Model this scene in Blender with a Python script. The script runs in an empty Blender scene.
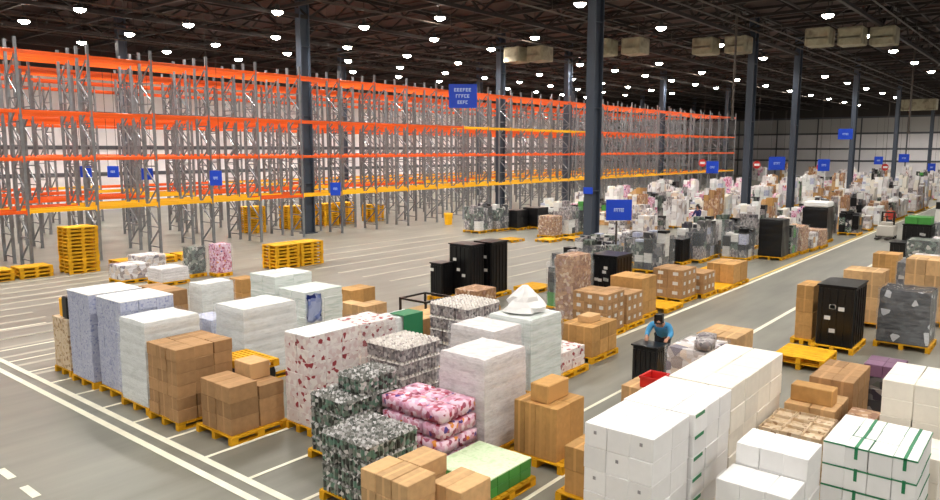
import bpy, bmesh, math, random
from mathutils import Vector, Matrix
random.seed(7)
S = bpy.context.scene
COL = S.collection

# ------------------------------------------------------------------ camera, world, exposure
H = 5.0
p = math.atan(100 / 731.0)
up = Vector((0, math.cos(p), math.sin(p)))
r1 = Vector((1075 - 470, 100.0, -731.0)).normalized()
r1 = (r1 - up * r1.dot(up)).normalized()
r2 = up.cross(r1)
M = Matrix((r1, r2, up)).to_4x4()
cam_d = bpy.data.cameras.new('camera')
cam = bpy.data.objects.new('camera', cam_d)
COL.objects.link(cam)
cam.matrix_world = Matrix.Translation((0, 0, H)) @ M
cam_d.sensor_width = 36.0
cam_d.lens = 36.0 * 731 / 940
cam_d.clip_end = 500
S.camera = cam
W = bpy.data.worlds.new('world'); S.world = W
W.use_nodes = True
W.node_tree.nodes['Background'].inputs[0].default_value = (1.0, 0.96, 0.9, 1)
W.node_tree.nodes['Background'].inputs[1].default_value = 0.45
S.view_settings.view_transform = 'Standard'
S.view_settings.look = 'None'
S.view_settings.gamma = 1
S.view_settings.use_curve_mapping = False
S.view_settings.exposure = 0.0
LAMP_W = 5200.0
LAMP_EMIT = 60.0

# ------------------------------------------------------------------ materials
def srgb(c):
    return tuple(((x / 255) / 12.92 if x / 255 <= 0.04045 else ((x / 255 + 0.055) / 1.055) ** 2.4) for x in c) + (1,)

def mat(name, col, rough=0.6, metal=0.0, var=0.08, noise=0.0, nscale=6.0, spec=0.5):
    m = bpy.data.materials.new(name); m.use_nodes = True
    nt = m.node_tree; N = nt.nodes; L = nt.links
    b = N['Principled BSDF']
    b.inputs['Roughness'].default_value = rough
    b.inputs['Metallic'].default_value = metal
    b.inputs['Specular IOR Level'].default_value = spec
    c = srgb(col)
    oi = N.new('ShaderNodeObjectInfo')
    hs = N.new('ShaderNodeHueSaturation'); hs.inputs['Color'].default_value = c
    mr = N.new('ShaderNodeMapRange'); mr.inputs[3].default_value = 1 - var * 1.5; mr.inputs[4].default_value = 1 + var
    L.new(oi.outputs['Random'], mr.inputs[0]); L.new(mr.outputs[0], hs.inputs['Value'])
    out = hs.outputs[0]
    if noise:
        tc = N.new('ShaderNodeTexCoord'); nz = N.new('ShaderNodeTexNoise')
        nz.inputs['Scale'].default_value = nscale; nz.inputs['Detail'].default_value = 4
        L.new(tc.outputs['Object'], nz.inputs['Vector'])
        m2 = N.new('ShaderNodeMapRange'); m2.inputs[1].default_value = .3; m2.inputs[2].default_value = .7
        m2.inputs[3].default_value = 1 - noise; m2.inputs[4].default_value = 1 + noise
        L.new(nz.outputs[0], m2.inputs[0])
        h2 = N.new('ShaderNodeHueSaturation'); L.new(out, h2.inputs['Color']); L.new(m2.outputs[0], h2.inputs['Value'])
        out = h2.outputs[0]
    L.new(out, b.inputs['Base Color'])
    m['out'] = 1
    return m

def pat(name, stops, scale=10, rough=0.4, kind='voronoi', stretch=(1, 1, 1), spec=0.5):
    """printed packaging: patches of several colours; stops = [(pos, rgb), ...] constant ramp"""
    m = bpy.data.materials.new(name); m.use_nodes = True
    nt = m.node_tree; N = nt.nodes; L = nt.links; b = N['Principled BSDF']
    b.inputs['Roughness'].default_value = rough; b.inputs['Specular IOR Level'].default_value = spec
    tc = N.new('ShaderNodeTexCoord'); mp = N.new('ShaderNodeMapping'); mp.inputs['Scale'].default_value = stretch
    oi = N.new('ShaderNodeObjectInfo')
    ad = N.new('ShaderNodeVectorMath'); ad.operation = 'ADD'
    sc = N.new('ShaderNodeVectorMath'); sc.operation = 'SCALE'; sc.inputs['Scale'].default_value = 7.0
    L.new(oi.outputs['Random'], sc.inputs[0])
    L.new(tc.outputs['Object'], mp.inputs[0]); L.new(mp.outputs[0], ad.inputs[0]); L.new(sc.outputs[0], ad.inputs[1])
    if kind == 'voronoi':
        t = N.new('ShaderNodeTexVoronoi'); t.inputs['Scale'].default_value = scale
        L.new(ad.outputs[0], t.inputs['Vector'])
        sp = N.new('ShaderNodeSeparateColor'); L.new(t.outputs['Color'], sp.inputs[0]); f = sp.outputs[0]
    else:
        t = N.new('ShaderNodeTexNoise'); t.inputs['Scale'].default_value = scale; t.inputs['Detail'].default_value = 3
        L.new(ad.outputs[0], t.inputs['Vector'])
        mr = N.new('ShaderNodeMapRange'); mr.inputs[1].default_value = .32; mr.inputs[2].default_value = .68
        L.new(t.outputs[0], mr.inputs[0]); f = mr.outputs[0]
    cr = N.new('ShaderNodeValToRGB'); cr.color_ramp.interpolation = 'CONSTANT' if kind == 'voronoi' else 'LINEAR'
    e = cr.color_ramp.elements
    e[0].position, e[0].color = stops[0][0], srgb(stops[0][1])
    e[1].position, e[1].color = stops[1][0], srgb(stops[1][1])
    for s in stops[2:]:
        n = e.new(s[0]); n.color = srgb(s[1])
    L.new(f, cr.inputs[0]); L.new(cr.outputs[0], b.inputs['Base Color'])
    return m

def cardboard(name, col, var=0.16):
    """carton board with a paler tape strip across the middle and a dark seam beside it"""
    m = mat(name, col, .75, 0, var, .1, 9, .25)
    N = m.node_tree.nodes; L = m.node_tree.links; b = N['Principled BSDF']
    src = b.inputs['Base Color'].links[0].from_socket
    tc = N.new('ShaderNodeTexCoord'); sx = N.new('ShaderNodeSeparateXYZ'); L.new(tc.outputs['Object'], sx.inputs[0])
    ab = N.new('ShaderNodeMath'); ab.operation = 'ABSOLUTE'; L.new(sx.outputs[1], ab.inputs[0])
    lt = N.new('ShaderNodeMath'); lt.operation = 'LESS_THAN'; lt.inputs[1].default_value = .022; L.new(ab.outputs[0], lt.inputs[0])
    mx = N.new('ShaderNodeMix'); mx.data_type = 'RGBA'
    L.new(lt.outputs[0], mx.inputs[0]); L.new(src, mx.inputs[6]); mx.inputs[7].default_value = srgb(tuple(min(255, int(x * 1.05 + 4)) for x in col))
    L.new(mx.outputs[2], b.inputs['Base Color'])
    return m

def emit(name, col, s):
    m = bpy.data.materials.new(name); m.use_nodes = True
    b = m.node_tree.nodes['Principled BSDF']
    b.inputs['Base Color'].default_value = srgb(col)
    b.inputs['Emission Color'].default_value = srgb(col); b.inputs['Emission Strength'].default_value = s
    return m

def film_mat(name, alpha=.35, tint=(235, 240, 245)):
    m = bpy.data.materials.new(name); m.use_nodes = True
    N = m.node_tree.nodes; L = m.node_tree.links; b = N['Principled BSDF']
    b.inputs['Base Color'].default_value = srgb(tint); b.inputs['Roughness'].default_value = .25
    tc = N.new('ShaderNodeTexCoord'); nz = N.new('ShaderNodeTexNoise'); mp = N.new('ShaderNodeMapping')
    mp.inputs['Scale'].default_value = (2, 2, 14); nz.inputs['Scale'].default_value = 1.5; nz.inputs['Detail'].default_value = 3
    L.new(tc.outputs['Object'], mp.inputs[0]); L.new(mp.outputs[0], nz.inputs['Vector'])
    mr = N.new('ShaderNodeMapRange'); mr.inputs[1].default_value = .35; mr.inputs[2].default_value = .7
    mr.inputs[3].default_value = alpha * .5; mr.inputs[4].default_value = min(1, alpha * 1.6)
    L.new(nz.outputs[0], mr.inputs[0]); L.new(mr.outputs[0], b.inputs['Alpha'])
    bp = N.new('ShaderNodeBump'); bp.inputs['Strength'].default_value = .2; L.new(nz.outputs[0], bp.inputs['Height']); L.new(bp.outputs[0], b.inputs['Normal'])
    return m

def floor_mat():
    m = bpy.data.materials.new('concrete'); m.use_nodes = True
    N = m.node_tree.nodes; L = m.node_tree.links; b = N['Principled BSDF']
    tc = N.new('ShaderNodeTexCoord')
    n1 = N.new('ShaderNodeTexNoise'); n1.inputs['Scale'].default_value = .35; n1.inputs['Detail'].default_value = 5
    mp = N.new('ShaderNodeMapping'); mp.inputs['Scale'].default_value = (.25, 2.2, 1)
    n2 = N.new('ShaderNodeTexNoise'); n2.inputs['Scale'].default_value = 1.1; n2.inputs['Detail'].default_value = 4
    L.new(tc.outputs['Object'], n1.inputs['Vector']); L.new(tc.outputs['Object'], mp.inputs[0]); L.new(mp.outputs[0], n2.inputs['Vector'])
    a = N.new('ShaderNodeMath'); a.operation = 'ADD'; L.new(n1.outputs[0], a.inputs[0]); L.new(n2.outputs[0], a.inputs[1])
    cr = N.new('ShaderNodeValToRGB'); L.new(a.outputs[0], cr.inputs[0])
    mr = cr.color_ramp.elements
    mr[0].position = .35; mr[0].color = srgb(FLOOR_A); mr[1].position = .65; mr[1].color = srgb(FLOOR_B)
    hv = N.new('ShaderNodeMath'); hv.operation = 'MULTIPLY'; hv.inputs[1].default_value = .5
    L.new(a.outputs[0], hv.inputs[0]); L.new(hv.outputs[0], cr.inputs[0])
    L.new(cr.outputs[0], b.inputs['Base Color'])
    b.inputs['Roughness'].default_value = .36; b.inputs['Specular IOR Level'].default_value = .5
    return m
FLOOR_A = (111, 110, 101); FLOOR_B = (137, 135, 124)

MT = dict(
    floor=floor_mat(),
    line=mat('line_paint', (232, 228, 208), .6, 0, 0, .08, 3),
    faint=mat('worn_line_paint', (178, 172, 158), .6, 0, 0, .1, 2),
    yline=mat('yellow_line_paint', (222, 190, 90), .6, 0, 0, .1, 3),
    wall=mat('wall_panel', (238, 234, 236), .7, 0, .05, .04, .5),
    wallgrey=mat('grey_wall_panel', (186, 184, 182), .7),
    wallup=mat('upper_wall', (60, 54, 52), .8, 0, .03),
    deck=mat('roof_deck', (62, 42, 36), .8, 0, 0, .15, .4),
    steel=mat('roof_steel', (44, 36, 33), .6, .2, .15),
    steel2=mat('pipe_steel', (84, 76, 70), .5, .4, .1),
    column=mat('column_paint', (74, 82, 95), .38, .3, .04),
    trim=mat('trim_dark', (84, 86, 92), .6),
    rack=mat('galvanised', (132, 134, 138), .4, .5, .12, .15, 4),
    orange=mat('orange_paint', (240, 92, 12), .45, 0, .06),
    yellow=mat('yellow_beam_paint', (255, 188, 8), .45, 0, .06),
    pallet=mat('yellow_pallet_wood', (222, 164, 30), .75, 0, .12, .15, 5, .2),
    woodp=mat('plain_pallet_wood', (176, 140, 92), .8, 0, .12, .15, 5, .2),
    brown=cardboard('brown_board', (172, 134, 94)),
    tan=cardboard('tan_board', (200, 162, 116)),
    ochre=cardboard('ochre_board', (188, 144, 88)),
    beige=pat('beige_print_board', [(0, (214, 194, 166)), (.5, (202, 176, 142)), (.84, (160, 130, 98))], 16, .7),
    white=mat('white_board', (240, 239, 238), .6, 0, .05, .02, 8, .3),
    cream=mat('cream_board', (238, 232, 220), .65, 0, .06, .03, 8, .3),
    bluegrey=pat('blue_grey_pack', [(0, (180, 184, 204)), (.3, (190, 193, 210)), (.62, (170, 175, 200)), (.88, (146, 152, 188))], 30, .5),
    redwhite=pat('red_and_white_pack', [(0, (222, 210, 208)), (.4, (232, 224, 220)), (.7, (214, 192, 190)), (.88, (150, 48, 56))], 13, .5),
    jar=pat('dark_jar_pack', [(0, (58, 62, 56)), (.25, (104, 116, 104)), (.45, (148, 146, 142)), (.6, (40, 40, 40)), (.72, (96, 128, 112)), (.88, (205, 202, 200))], 17, .35),
    greypack=pat('grey_bottle_pack', [(0, (128, 122, 124)), (.3, (166, 158, 158)), (.6, (100, 94, 98)), (.78, (190, 184, 182)), (.9, (140, 128, 130))], 18, .35),
    pink=pat('pink_snack_pack', [(0, (222, 168, 196)), (.25, (236, 204, 222)), (.6, (158, 70, 98)), (.68, (208, 140, 164)), (.84, (80, 58, 140)), (.89, (226, 140, 52)), (.92, (176, 60, 84))], 15, .3),
    mixed=pat('mixed_dark_pack', [(0, (60, 60, 64)), (.3, (98, 96, 98)), (.5, (136, 130, 128)), (.65, (48, 44, 58)), (.8, (84, 88, 84)), (.92, (190, 186, 182))], 8, .4),
    mixlight=pat('mixed_light_pack', [(0, (206, 200, 200)), (.3, (224, 222, 226)), (.5, (176, 166, 164)), (.66, (214, 198, 184)), (.8, (150, 136, 132)), (.92, (120, 112, 124))], 6, .5),
    darkgreen=pat('dark_green_pack', [(0, (62, 72, 64)), (.35, (94, 108, 98)), (.6, (44, 48, 46)), (.8, (128, 134, 124)), (.92, (180, 178, 170))], 9, .4),
    darkgloss=pat('dark_gloss_wrap', [(0, (54, 54, 58)), (.4, (72, 72, 76)), (.7, (44, 44, 48)), (.93, (206, 206, 210))], 7, .25),
    speckle=pat('speckled_brown_pack', [(0, (160, 120, 88)), (.4, (184, 146, 110)), (.6, (142, 102, 76)), (.8, (206, 182, 156)), (.92, (170, 132, 118))], 12, .6),
    wrapw=pat('wrapped_white', [(0, (214, 216, 214)), (.4, (226, 228, 227)), (.7, (220, 222, 220)), (1, (208, 211, 209))], 5, .45, 'noise', (1, 1, 3)),
    wrapp=pat('wrapped_pinkish_white', [(0, (214, 207, 208)), (.4, (226, 221, 221)), (.7, (214, 207, 207)), (1, (202, 195, 197))], 7, .45, 'noise', (1, 1, 3)),
    wrapg=pat('wrapped_pale_green', [(0, (214, 219, 216)), (.4, (224, 229, 226)), (.7, (208, 216, 210)), (1, (194, 206, 200))], 4, .45, 'noise', (.6, .6, 6)),
    black=mat('black_wrap', (16, 16, 18), .3, 0, .1, .1, 6),
    green=mat('green_tray', (70, 150, 62), .5, 0, .12),
    palegreen=pat('pale_green_lid', [(0, (206, 232, 186)), (.5, (222, 240, 204)), (1, (196, 224, 174))], 9, .5, 'noise'),
    gstrap=mat('green_strap', (40, 128, 84), .5, 0, .05),
    purple=mat('purple_carton', (120, 84, 112), .6, 0, .1),
    captop=pat('cap_tops', [(0, (208, 200, 194)), (.4, (224, 218, 212)), (.8, (166, 158, 154)), (.9, (232, 228, 224))], 22, .4),
    jartop=pat('jar_tops', [(0, (120, 120, 114)), (.35, (168, 166, 164)), (.6, (84, 88, 82)), (.8, (206, 204, 204))], 20, .4),
    greymark=mat('grey_print', (150, 146, 148), .6),
    red=mat('red_plastic', (200, 44, 40), .4),
    blue=mat('blue_sign_paint', (18, 70, 205), .45, 0, .03),
    lett=mat('sign_lettering', (190, 210, 245), .5),
    bluefilm=pat('blue_print_film', [(0, (196, 206, 236)), (.45, (150, 168, 222)), (.62, (38, 62, 150)), (.8, (178, 190, 226))], 9, .3),
    film=film_mat('stretch_film', .12),
    film2=film_mat('loose_film', .75),
    house=mat('lamp_housing', (70, 70, 70), .5, .3),
    lens=emit('lamp_lens', (255, 244, 228), LAMP_EMIT),
    duct=pat('duct_sheet', [(0, (150, 142, 118)), (.5, (172, 164, 138)), (1, (126, 116, 96))], 1.2, .6, 'noise'),
    skin=mat('skin', (192, 140, 112), .55),
    hair=mat('hair', (30, 24, 20), .6),
    shirtblue=mat('blue_shirt', (70, 150, 200), .8, 0, 0, .08, 12),
    shirtred=mat('red_shirt', (196, 70, 58), .8, 0, 0, .08, 12),
    shirtnavy=mat('navy_shirt', (36, 38, 92), .8, 0, 0, .08, 12),
    trousers=mat('dark_trousers', (40, 42, 50), .85, 0, 0, .08, 12),
    shoe=mat('shoe_leather', (24, 22, 20), .5),
    truck=mat('truck_white', (206, 200, 190), .4),
    rubber=mat('rubber', (25, 25, 25), .7),
    label=mat('paper_label', (214, 212, 208), .7),
)

# ------------------------------------------------------------------ mesh helpers
def new_obj(name, bm, m, parent=None, smooth=False, loc=None):
    me = bpy.data.meshes.new(name)
    bm.normal_update()
    bm.to_mesh(me); bm.free()
    if smooth:
        for f in me.polygons: f.use_smooth = True
    for x in (m if isinstance(m, (list, tuple)) else [m]):
        me.materials.append(x)
    o = bpy.data.objects.new(name, me); COL.objects.link(o)
    if parent: o.parent = parent
    if loc: o.location = loc
    return o

def mesh_obj(name, me, parent=None, loc=(0, 0, 0)):
    o = bpy.data.objects.new(name, me); COL.objects.link(o); o.location = loc
    if parent: o.parent = parent
    return o

def bx(bm, x0, y0, z0, x1, y1, z1, mi=0, ch=0.0):
    vs = [bm.verts.new((x, y, z)) for x in (x0, x1) for y in (y0, y1) for z in (z0, z1)]
    fs = [(0, 1, 3, 2), (4, 6, 7, 5), (0, 4, 5, 1), (2, 3, 7, 6), (0, 2, 6, 4), (1, 5, 7, 3)]
    out = [bm.faces.new([vs[i] for i in f]) for f in fs]
    for f in out: f.material_index = mi
    if ch:
        es = set(e for f in out for e in f.edges)
        bmesh.ops.bevel(bm, geom=list(es), offset=ch, segments=1, affect='EDGES')
    return vs

def bar(bm, a, b, w, mi=0, h=None):
    """square bar from a to b"""
    a = Vector(a); b = Vector(b); d = (b - a).normalized()
    s = d.cross(Vector((0, 0, 1)))
    if s.length < 1e-3: s = Vector((1, 0, 0))
    s.normalize(); t = s.cross(d).normalized()
    w /= 2; h = w if h is None else h / 2
    ring = lambda q: [bm.verts.new(q + s * i * w + t * j * h) for i, j in ((1, 1), (-1, 1), (-1, -1), (1, -1))]
    A, B = ring(a), ring(b)
    for i in range(4):
        f = bm.faces.new((A[i], A[(i + 1) % 4], B[(i + 1) % 4], B[i])); f.material_index = mi
    bm.faces.new(A[::-1]).material_index = mi; bm.faces.new(B).material_index = mi

def cyl(bm, a, b, ra, rb, n=12, mi=0):
    a = Vector(a); b = Vector(b); d = (b - a).normalized()
    s = d.cross(Vector((0, 0, 1)))
    if s.length < 1e-3: s = Vector((1, 0, 0))
    s.normalize(); t = s.cross(d).normalized()
    R = lambda q, r: [bm.verts.new(q + s * math.cos(k * 2 * math.pi / n) * r + t * math.sin(k * 2 * math.pi / n) * r) for k in range(n)]
    A, B = R(a, ra), R(b, rb)
    for i in range(n):
        f = bm.faces.new((A[i], A[(i + 1) % n], B[(i + 1) % n], B[i])); f.material_index = mi
    bm.faces.new(A[::-1]).material_index = mi; bm.faces.new(B).material_index = mi

def tag(o, label=None, cat=None, group=None, kind=None):
    if label:
        n = len(label.split()); assert 4 <= n <= 16, (n, label)
        o['label'] = label
    if cat: o['category'] = cat
    if group: o['group'] = group
    if kind: o['kind'] = kind
    return o

def empty(name, loc, rz=0):
    o = bpy.data.objects.new(name, None); COL.objects.link(o); o.location = loc; o.rotation_euler = (0, 0, rz)
    o.empty_display_size = .2
    return o

def struct(name, bm, m, label=None):
    o = new_obj(name, bm, m); o['kind'] = 'structure'
    if label: o['label'] = label
    return o

NUM = ['first', 'second', 'third', 'fourth', 'fifth', 'sixth', 'seventh', 'eighth', 'ninth', 'tenth', 'eleventh', 'twelfth', 'thirteenth',
       'fourteenth', 'fifteenth', 'sixteenth', 'seventeenth', 'eighteenth', 'nineteenth', 'twentieth']
TENS = {20: 'twenty', 30: 'thirty', 40: 'forty', 50: 'fifty', 60: 'sixty'}
def num(k):
    if k < 20: return NUM[k]
    n = k + 1; t = n // 10 * 10
    return (TENS[t] + '-' + NUM[n - t - 1]) if n > t else TENS[t][:-1] + 'ieth'

# ------------------------------------------------------------------ the building shell
X0, X1, Y0, Y1, ZR = -14, 150, -14, 63, 14.5
bm = bmesh.new(); bx(bm, X0, Y0, -.2, X1, Y1, 0); struct('floor', bm, MT['floor'])
bm = bmesh.new(); bx(bm, X0, Y0, ZR, X1, Y1, ZR + .2)
for k in range(0, 150, 3): bx(bm, X0 + k * 1.1, Y0, ZR - .09, X0 + k * 1.1 + .35, Y1, ZR)
struct('ceiling', bm, MT['deck'])
# end wall with panel joints and dock doors, side wall behind the racks
def wall(name, a, b, axis, off):
    g = empty(name, (0, 0, 0)); g['kind'] = 'structure'
    bm = bmesh.new(); b2 = bmesh.new(); b3 = bmesh.new()
    def q(bm_, u0, z0, u1, z1, t0, t1):
        if axis == 'x': bx(bm_, off + t0, u0, z0, off + t1, u1, z1)
        else: bx(bm_, u0, off + t0, z0, u1, off + t1, z1)
    b4 = bmesh.new(); q(bm, a, 0, b, 8.0, 0, .2); q(b4, a, 8.0, b, 11.0, 0, .2); q(b2, a, 11.0, b, ZR, 0, .2); new_obj('grey_panel', b4, MT['wallgrey' if axis == 'x' else 'wall'], g)
    for z in (3.0, 5.2, 8.0, 10.9): q(b3, a, z - .16, b, z + .16, -.08, 0)
    u = a
    while u < b:
        q(b3, u, 0, u + .22, 11, -.1, 0); u += 7.4
    new_obj('panel', bm, MT['wall'], g); new_obj('upper_panel', b2, MT['wallup'], g); new_obj('joint_strip', b3, MT['trim'], g)
    return g
wall('wall_end', Y0, Y1, 'x', X1)
wall('wall_side', X0, X1, 'y', Y1)
# painted floor lines
def line(x0, y0, x1, y1, m='line', n='floor_line'):
    bm = bmesh.new(); bx(bm, x0, y0, 0.001, x1, y1, .006); struct(n, bm, MT[m])
line(5.66, -3, 5.78, 32.5); line(5.97, -3, 6.09, 32.5)
for k in range(-2, 10): line(3.72, 12.25 + k * .95 - 2.9, 3.84, 12.25 + k * .95 - 2.9 + .5, n='floor_line_dash')
for k in range(-4, 16):
    y = 5.7 + 1.225 * k
    if y < 23: line(6.09, y - .035, 8.3 if y > 7 else 14, y + .035, n='floor_line_bay')
for k in range(14): line(6.09, 17.6 + k * 1.0, 16 if k > 7 else 8.6, 17.6 + k * 1.0 + .16, 'faint', n='floor_line_bay')
for k in range(9): line(19.5, 16.9 + k * 1.5, 33, 16.9 + k * 1.5 + .12, 'faint', n='floor_line_bay')
line(16.2, 9.05, 110, 9.17); line(12.5, 6.4, 110, 6.52)
line(24, 9.25, 90, 9.36, 'yline')

# steel columns: I section with base plate
def column(x, y, d=.8):
    bm = bmesh.new()
    bx(bm, x - d / 2, y - .22, 0, x - d / 2 + .06, y + .22, ZR); bx(bm, x + d / 2 - .06, y - .22, 0, x + d / 2, y + .22, ZR)
    bx(bm, x - d / 2 + .06, y - .05, 0, x + d / 2 - .06, y + .05, ZR)
    bx(bm, x - d / 2 - .1, y - .32, 0, x + d / 2 + .1, y + .32, .05)
    for z in (3, 7, 11): bx(bm, x - d / 2 + .06, y - .2, z, x + d / 2 - .06, y + .2, z + .03)
    struct('column', bm, MT['column'])
for x in (31.5, 53.5, 64.4, 85.3, 109.2, 139.2): column(x, 18.1)
for x in (27.9, 47.2, 57.2, 76.8, 96.4): column(x, 35.55, .7)
for k in range(-1, 6): column(24.7 + 19.7 * k, 51.2, .6)

# roof trusses across the hall and joists along it
def truss(x, y0, y1, z0=13.0, z1=14.3, step=2.4):
    bm = bmesh.new()
    bx(bm, x - .09, y0, z0 - .09, x + .09, y1, z0 + .09); bx(bm, x - .09, y0, z1 - .09, x + .09, y1, z1 + .09)
    y = y0; s = 0
    while y + step <= y1 + .01:
        bar(bm, (x, y, z0 if s else z1), (x, y + step, z1 if s else z0), .09)
        s = 1 - s; y += step
    struct('ceiling_beam', bm, MT['steel'])
k = 0
x = 1.8
while x < 148:
    truss(x, Y0 + .5, Y1 - .5); x += 4.92; k += 1
def girder(y):
    bm = bmesh.new(); bx(bm, X0 + .5, y - .1, 12.6, X1 - .5, y + .1, 12.8); bx(bm, X0 + .5, y - .1, 14.2, X1 - .5, y + .1, 14.4)
    x = X0 + .5; s = 0
    while x + 2.46 < X1:
        bar(bm, (x, y, 12.7 if s else 14.3), (x + 2.46, y, 14.3 if s else 12.7), .11); s = 1 - s; x += 2.46
    struct('ceiling_beam', bm, MT['steel'])
for y in (2, 10, 18.1, 26.5, 35.5, 43.3, 51.2, 59): girder(y)
for i, y in enumerate((-4, -1, 5, 7.8, 13, 15.5, 21, 23.7, 30.2, 32.8, 38.2, 40.8, 46, 48.6, 54, 56.5)):
    bm = bmesh.new(); bx(bm, X0 + .5, y - .05, 13.05, X1 - .5, y + .05, 13.17)
    struct('ceiling_beam', bm, MT['steel'])
# sprinkler pipes
for i, y in enumerate((4.2, 8.3, 14.9, 16.0, 22.2, 29.4, 38.9, 45.4, 50)):
    bm = bmesh.new(); cyl(bm, (X0 + 1, y, 12.3), (X1 - 1, y, 12.3), .045, .045, 8)
    for k in range(0, 30): bar(bm, (X0 + 3 + k * 5, y, 12.3), (X0 + 3 + k * 5, y, 13.0), .02)
    o = new_obj('sprinkler_pipe', bm, MT['steel2'])
    tag(o, 'long sprinkler pipe hung along the roof, %s from the open hall side' % NUM[i], 'pipe', 'sprinkler pipes under the roof')
for i, (x, y, z0) in enumerate(((45.6, 16.5, 7.1), (69.8, 10.7, 6.6))):
    bm = bmesh.new(); cyl(bm, (x, y, z0), (x, y, 14.45), .07, .07, 8); cyl(bm, (x, y, z0 - .25), (x, y, z0), .14, .1, 8)
    o = new_obj('drop_pipe', bm, MT['steel2'])
    tag(o, ['thin pale drop pipe hanging from the roof beside the bright steel column', 'thin pale drop pipe hanging from the roof before the end wall'][i], 'pipe')
# duct units in a row across the hall
for i, (x, y) in enumerate(((53.3, 9.9), (52.2, 11.5), (51.3, 13.2), (51.4, 18.4), (50.7, 20.4), (47.6, 24.2), (46.8, 26.2), (46.8, 31.6), (46.2, 33.3))):
    t = empty('air_duct_unit', (x, y, 11.35))
    bm = bmesh.new(); bx(bm, -.75, -.72, .2, .75, .72, 1.3, 0, .06); new_obj('casing', bm, MT['duct'], t)
    bm = bmesh.new(); bx(bm, -.79, -.6, .2, -.75, .6, 1.15); bx(bm, -.79, -.6, .62, -.74, .6, .7); new_obj('access_panel', bm, MT['duct'], t)
    for s in (-1, 1):
        bm = bmesh.new(); bar(bm, (0, s * .6, 1.35), (0, s * .6, 3.1), .04); new_obj('hanger', bm, MT['steel'], t)
    tag(t, 'beige boxy air duct unit under the roof, %s across the hall from the aisle' % NUM[i], 'duct', 'air duct units under the roof')
t = empty('air_duct_unit', (120, 17.4, 10.5))
bm = bmesh.new(); bx(bm, -1, -2.2, 0, 1, 2.2, 1.5, 0, .06); new_obj('casing', bm, MT['duct'], t)
bm = bmesh.new(); bar(bm, (0, 0, 1.5), (0, 0, 2.5), .06); new_obj('hanger', bm, MT['steel'], t)
tag(t, 'large beige duct box hanging alone near the end wall', 'duct')

# ------------------------------------------------------------------ high bay lamps
bmh = bmesh.new(); cyl(bmh, (0, 0, .02), (0, 0, .22), .34, .14, 16); cyl(bmh, (0, 0, .22), (0, 0, .42), .13, .11, 12)
house_me = bpy.data.meshes.new('housing'); bmh.to_mesh(house_me); bmh.free(); house_me.materials.append(MT['house'])
bml = bmesh.new(); cyl(bml, (0, 0, -.06), (0, 0, .02), .27, .31, 16); cyl(bml, (0, 0, -.15), (0, 0, -.06), .13, .27, 16)  # lens domed downward, its shape imitates the round bloom of a lit lamp
lens_me = bpy.data.meshes.new('lens'); bml.to_mesh(lens_me); bml.free(); lens_me.materials.append(MT['lens'])
bmr = bmesh.new(); bar(bmr, (0, 0, .42), (0, 0, 1.985), .03)
rod_me = bpy.data.meshes.new('hanging_rod'); bmr.to_mesh(rod_me); bmr.free(); rod_me.materials.append(MT['steel'])
ld = bpy.data.lights.new('lamp_light', 'SPOT'); ld.energy = LAMP_W; ld.spot_size = math.radians(152); ld.spot_blend = .85; ld.shadow_soft_size = .3; ld.color = (1, .96, .9)
def lamp(x, y, row, i):
    t = empty('high_bay_lamp', (x, y, 12.5))
    mesh_obj('housing', house_me, t); mesh_obj('lens', lens_me, t); mesh_obj('hanging_rod', rod_me, t)
    l = bpy.data.objects.new('lamp_light', ld); COL.objects.link(l); l.parent = t; l.location = (0, 0, -.08)
    tag(t, 'lit high bay lamp, %s lamp row from the open hall side, %s down the hall' % (NUM[row], num(i)), 'lamp', 'high bay lamps under the roof')
ROWS = [(-7.5, 2.0, 9.7, 5), (2.2, 0.0, 9.7, 6), (11.4, -2.6, 9.65, 16), (20.5, -4.8, 9.7, 16), (28.8, 3.6, 9.6, 15),
        (34.5, 6.2, 6.4, 14), (42.1, 5.6, 6.3, 15), (48.4, 5.2, 6.25, 15), (54.7, 11.0, 6.3, 14)]
for r, (y, xs, st, n) in enumerate(ROWS):
    for i in range(n): lamp(xs + i * st, y, r, i)

# ------------------------------------------------------------------ pallet racking
LV = [2.4, 4.62, 6.6, 9.05]
def frame_me(depth=1.1, h=9.62):
    bm = bmesh.new()
    for y in (0, depth):
        bx(bm, -.06, y - .045, 0, .06, y + .045, h); bx(bm, -.09, y - .09, 0, .09, y + .09, .012)
    z = .3; s = 0
    while z < h - .7:
        bar(bm, (0, 0, z), (0, depth, z), .05)
        bar(bm, (0, 0 if s else depth, z), (0, depth if s else 0, z + .95), .055); s = 1 - s; z += .98
    me = bpy.data.meshes.new('upright_frame'); bm.to_mesh(me); bm.free(); me.materials.append(MT['rack']); return me
FR = frame_me()
def beam_me(m):
    bm = bmesh.new()
    bx(bm, .05, -.025, -.07, 2.82, .025, .07, 0, .008)
    bx(bm, .045, -.035, -.13, .075, .035, .13); bx(bm, 2.795, -.035, -.13, 2.825, .035, .13)
    me = bpy.data.meshes.new('beam'); bm.to_mesh(me); bm.free(); me.materials.append(MT[m]); return me
BO, BY = beam_me('orange'), beam_me('yellow')
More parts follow.
